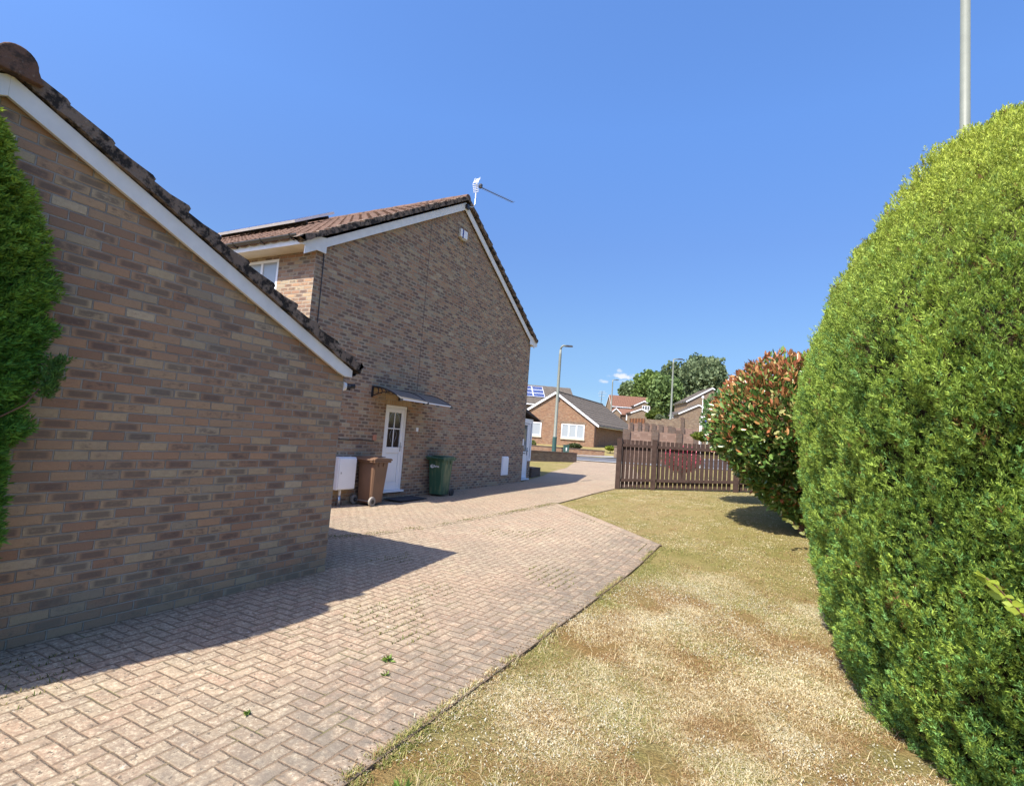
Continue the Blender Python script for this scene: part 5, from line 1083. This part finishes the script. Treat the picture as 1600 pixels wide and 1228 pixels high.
# ================================================================== FAR PLANTS
def bush_at(name, label, cat, px_, py_, d, rpx, hpx, n, cols, size, base=None, seed=1, lm='tree', tmpl=CLUMP, **k):
    c = survey(px_, py_, d); sc = d/FPX; zb_ = gzf(c.x, c.y) if base is None else base
    return leafy(name, label, cat, (c.x, c.y, c.z), (rpx*sc, rpx*sc*.9, hpx*sc), n, cols, M['leaf_'+lm], (size[0], size[1]), seed=seed, tmpl=tmpl, base=min(zb_, c.z-hpx*sc*.6), **k)
TG = 'trees behind the hillside houses'
bush_at('tree', 'dark bushy tree at the left of the far tree group', 'tree', 1014, 612, 150, 25, 34, 5200, [(0.139,0.217,0.062), (0.341,0.465,0.124)], (.5, 1.1), seed=31, lump=.22, trunk=.35, group=TG, shell=.55)
bush_at('tree', 'low light green tree filling the gap in the far tree group', 'tree', 1040, 622, 128, 27, 36, 5200, [(0.139,0.225,0.078), (0.326,0.449,0.139)], (.42, .95), seed=33, lump=.2, trunk=.3, group=TG, shell=.5)
bush_at('tree', 'thin dark pine behind the second street lamp', 'tree', 1050, 604, 155, 24, 38, 4200, [(0.093,0.139,0.062), (0.248,0.310,0.116)], (.5, 1.1), seed=35, lump=.32, trunk=.35, group=TG, shell=.7, gaps=-.35)
bush_at('tree', 'largest round tree of the far group above the plain brick gable', 'tree', 1098, 602, 135, 40, 46, 9500, [(0.139,0.209,0.101), (0.388,0.465,0.232)], (.45, 1.05), seed=37, lump=.16, trunk=.45, group=TG, shell=.5)
bush_at('tree', 'small hazy tree left of the far tree group', 'tree', 981, 612, 210, 13, 15, 2200, [(0.186,0.264,0.124), (0.341,0.434,0.186)], (.7, 1.3), seed=39, lump=.25, trunk=.3, group=TG, shell=.6)
bush_at('bush', 'yellow green bush above the stepped walls', 'bush', 1022, 650.5, 72, 12.5, 8.5, 2600, [(.10,.16,.03), (.23,.28,.05)], (.18, .36), seed=41, lump=.2, trunk=.08)
bush_at('bush', 'grey green shrub beside the yellow green bush', 'bush', 1031, 654, 68, 7, 5.5, 1400, [(.15,.20,.10), (.27,.31,.17)], (.14, .28), seed=42, lump=.2, trunk=.06)
bush_at('bush', 'dark green shrub under the right bungalow window', 'bush', 898, 697.5, 49, 11, 4.5, 1500, [(.06,.09,.03), (.15,.17,.06)], (.10, .2), seed=43, lump=.15, trunk=.05)
bush_at('bush', 'small yellow green shrub by the corner of the bungalow', 'bush', 953.5, 700.5, 48, 8, 3.6, 900, [(.20,.27,.03), (.38,.42,.05)], (.08, .16), seed=44, lump=.2, trunk=.04)
bush_at('bush', 'olive shrub in front of the left bungalow window', 'bush', 832, 695, 48, 5.5, 7., 900, [(.16,.19,.05), (.30,.31,.09)], (.09, .18), seed=45, lump=.2, trunk=.04)
bush_at('bush', 'yellow green plants behind the fence below the banner', 'bush', 1097, 682, 26, 13, 6.5, 1500, [(.17,.24,.04), (.34,.40,.07)], (.07, .15), seed=46, lump=.25, trunk=.03)
def pink(P, u, f, C, rg): k = (rg.random(len(P)) < .72)[:, None]; return np.where(k, np.array([.98,.17,.27])*rg.uniform(.7, 1.2, (len(P), 1)), C)
bush_at('flowering_bush', 'pink red flowering bush seen through the picket fence', 'bush', 1066, 719, 18.2, 29, 19, 5200, [(.05,.10,.03), (.10,.16,.04)], (.05, .10), seed=47, lump=.15, trunk=.04, tipred=pink, lm='laurel', tmpl=LEAF)
# ================================================================== LIGHT, SKY, CAMERA
SUN = Vector((.20, .72, -1.)).normalized(); el = math.asin(-SUN.z); az = math.atan2(-SUN.x, -SUN.y)
sd = bpy.data.lights.new('sun', 'SUN'); sd.energy = 4.4; sd.angle = math.radians(.53); sd.color = (1., .955, .88)
so = bpy.data.objects.new('sun', sd); COL.objects.link(so); so.rotation_euler = SUN.to_track_quat('-Z', 'Y').to_euler(); so.location = (-3, -20, 30)
w = bpy.data.worlds.new('World'); SC.world = w; w.use_nodes = True; t = NT(w.node_tree); bg = w.node_tree.nodes['Background']
sk = t.n.new('ShaderNodeTexSky'); sk.sky_type = 'NISHITA'; sk.sun_disc = False; sk.sun_elevation = el; sk.sun_rotation = az; sk.altitude = 100; sk.air_density = 1.0; sk.dust_density = .6; sk.ozone_density = 3.0
tc = t.n.new('ShaderNodeTexCoord'); dirn = t.vm('NORMALIZE', tc.outputs['Generated'])
hs_ = t.n.new('ShaderNodeHueSaturation'); hs_.inputs['Saturation'].default_value = 1.22; t.l.new(sk.outputs[0], hs_.inputs['Color']); skc = hs_.outputs[0]
zf_ = t.ramp(t.sep(dirn)[2], [(p, tuple(x/1.2 for x in c)) for p, c in ((0, (.26,.34,.47)), (.1, (.34,.37,.45)), (.176, (.486,.458,.489)), (.346, (.74,.615,.665)), (.516, (1.,.84,.90)), (.66, (1.13,.92,.97)))])
skc = t.mix(1., skc, t.mix(1., zf_, (1.2, 1.2, 1.2), 'MULTIPLY'), 'MULTIPLY')   # sky colour graded by elevation, dimmer and bluer towards the horizon
sky_boost = t.step(t.vm('DOT_PRODUCT', dirn, tuple(-SUN)), .40, 1.)                          # extra sky brightness around the sun, added to lift the shaded walls
skc = t.mix(t.m('MULTIPLY', sky_boost, .4), skc, t.mix(1., skc, (3.6, 3.2, 2.7), 'MULTIPLY'))
def cloud(px_, py_, wpx, hpx, gain, seed):
    global skc
    f = Vector(ray(px_, py_)).normalized(); r_ = Vector((f.y, -f.x, 0)).normalized(); u_ = r_.cross(f)
    a = t.m('DIVIDE', t.vm('DOT_PRODUCT', dirn, tuple(r_)), wpx/FPX); b_ = t.m('DIVIDE', t.vm('DOT_PRODUCT', dirn, tuple(u_)), hpx/FPX)
    b_ = t.m('MULTIPLY', b_, t.m('ADD', 1., t.m('MULTIPLY', t.m('LESS_THAN', b_, 0.), .9)))
    fwd = t.m('GREATER_THAN', t.vm('DOT_PRODUCT', dirn, tuple(f)), .5)
    d = t.m('SQRT', t.m('ADD', t.m('MULTIPLY', a, a), t.m('MULTIPLY', b_, b_)))
    n = t.noise(t.vm('ADD', dirn, (seed, 0., 0.)), 75., 5., .6)
    k = t.m('MULTIPLY', t.m('SUBTRACT', 1., t.step(t.m('ADD', d, t.m('MULTIPLY', t.m('SUBTRACT', n, .5), 2.2)), .35, 1.05)), t.m('MULTIPLY', fwd, gain))
    skc = t.mix(k, skc, (2.9, 3.0, 3.15))
cloud(974, 589, 22, 6.5, .95, 0.); cloud(967, 580, 5, 4., .5, 3.); cloud(943, 597, 8, 4., .6, 5.); cloud(985, 597, 20, 3.5, .3, 8.)
t.put(bg.inputs['Color'], skc); bg.inputs['Strength'].default_value = .15
cd_ = bpy.data.cameras.new('camera'); cam = bpy.data.objects.new('camera', cd_); COL.objects.link(cam)
cd_.sensor_width = 36; cd_.lens = 36*FPX/1600; cd_.clip_end = 3000; cd_.clip_start = .05
cam.matrix_world = Matrix(((R_[0], -D_[0], -_f[0], 0), (R_[1], -D_[1], -_f[1], 0), (R_[2], -D_[2], -_f[2], 0), (0, 0, 0, 1)))
SC.camera = cam
SC.view_settings.view_transform = 'Standard'; SC.view_settings.look = 'None'; SC.view_settings.exposure = 1.10; SC.view_settings.gamma = 1
SC.cycles.max_bounces = 8; SC.cycles.use_denoising = True
SC.cycles.denoising_prefilter = 'ACCURATE'
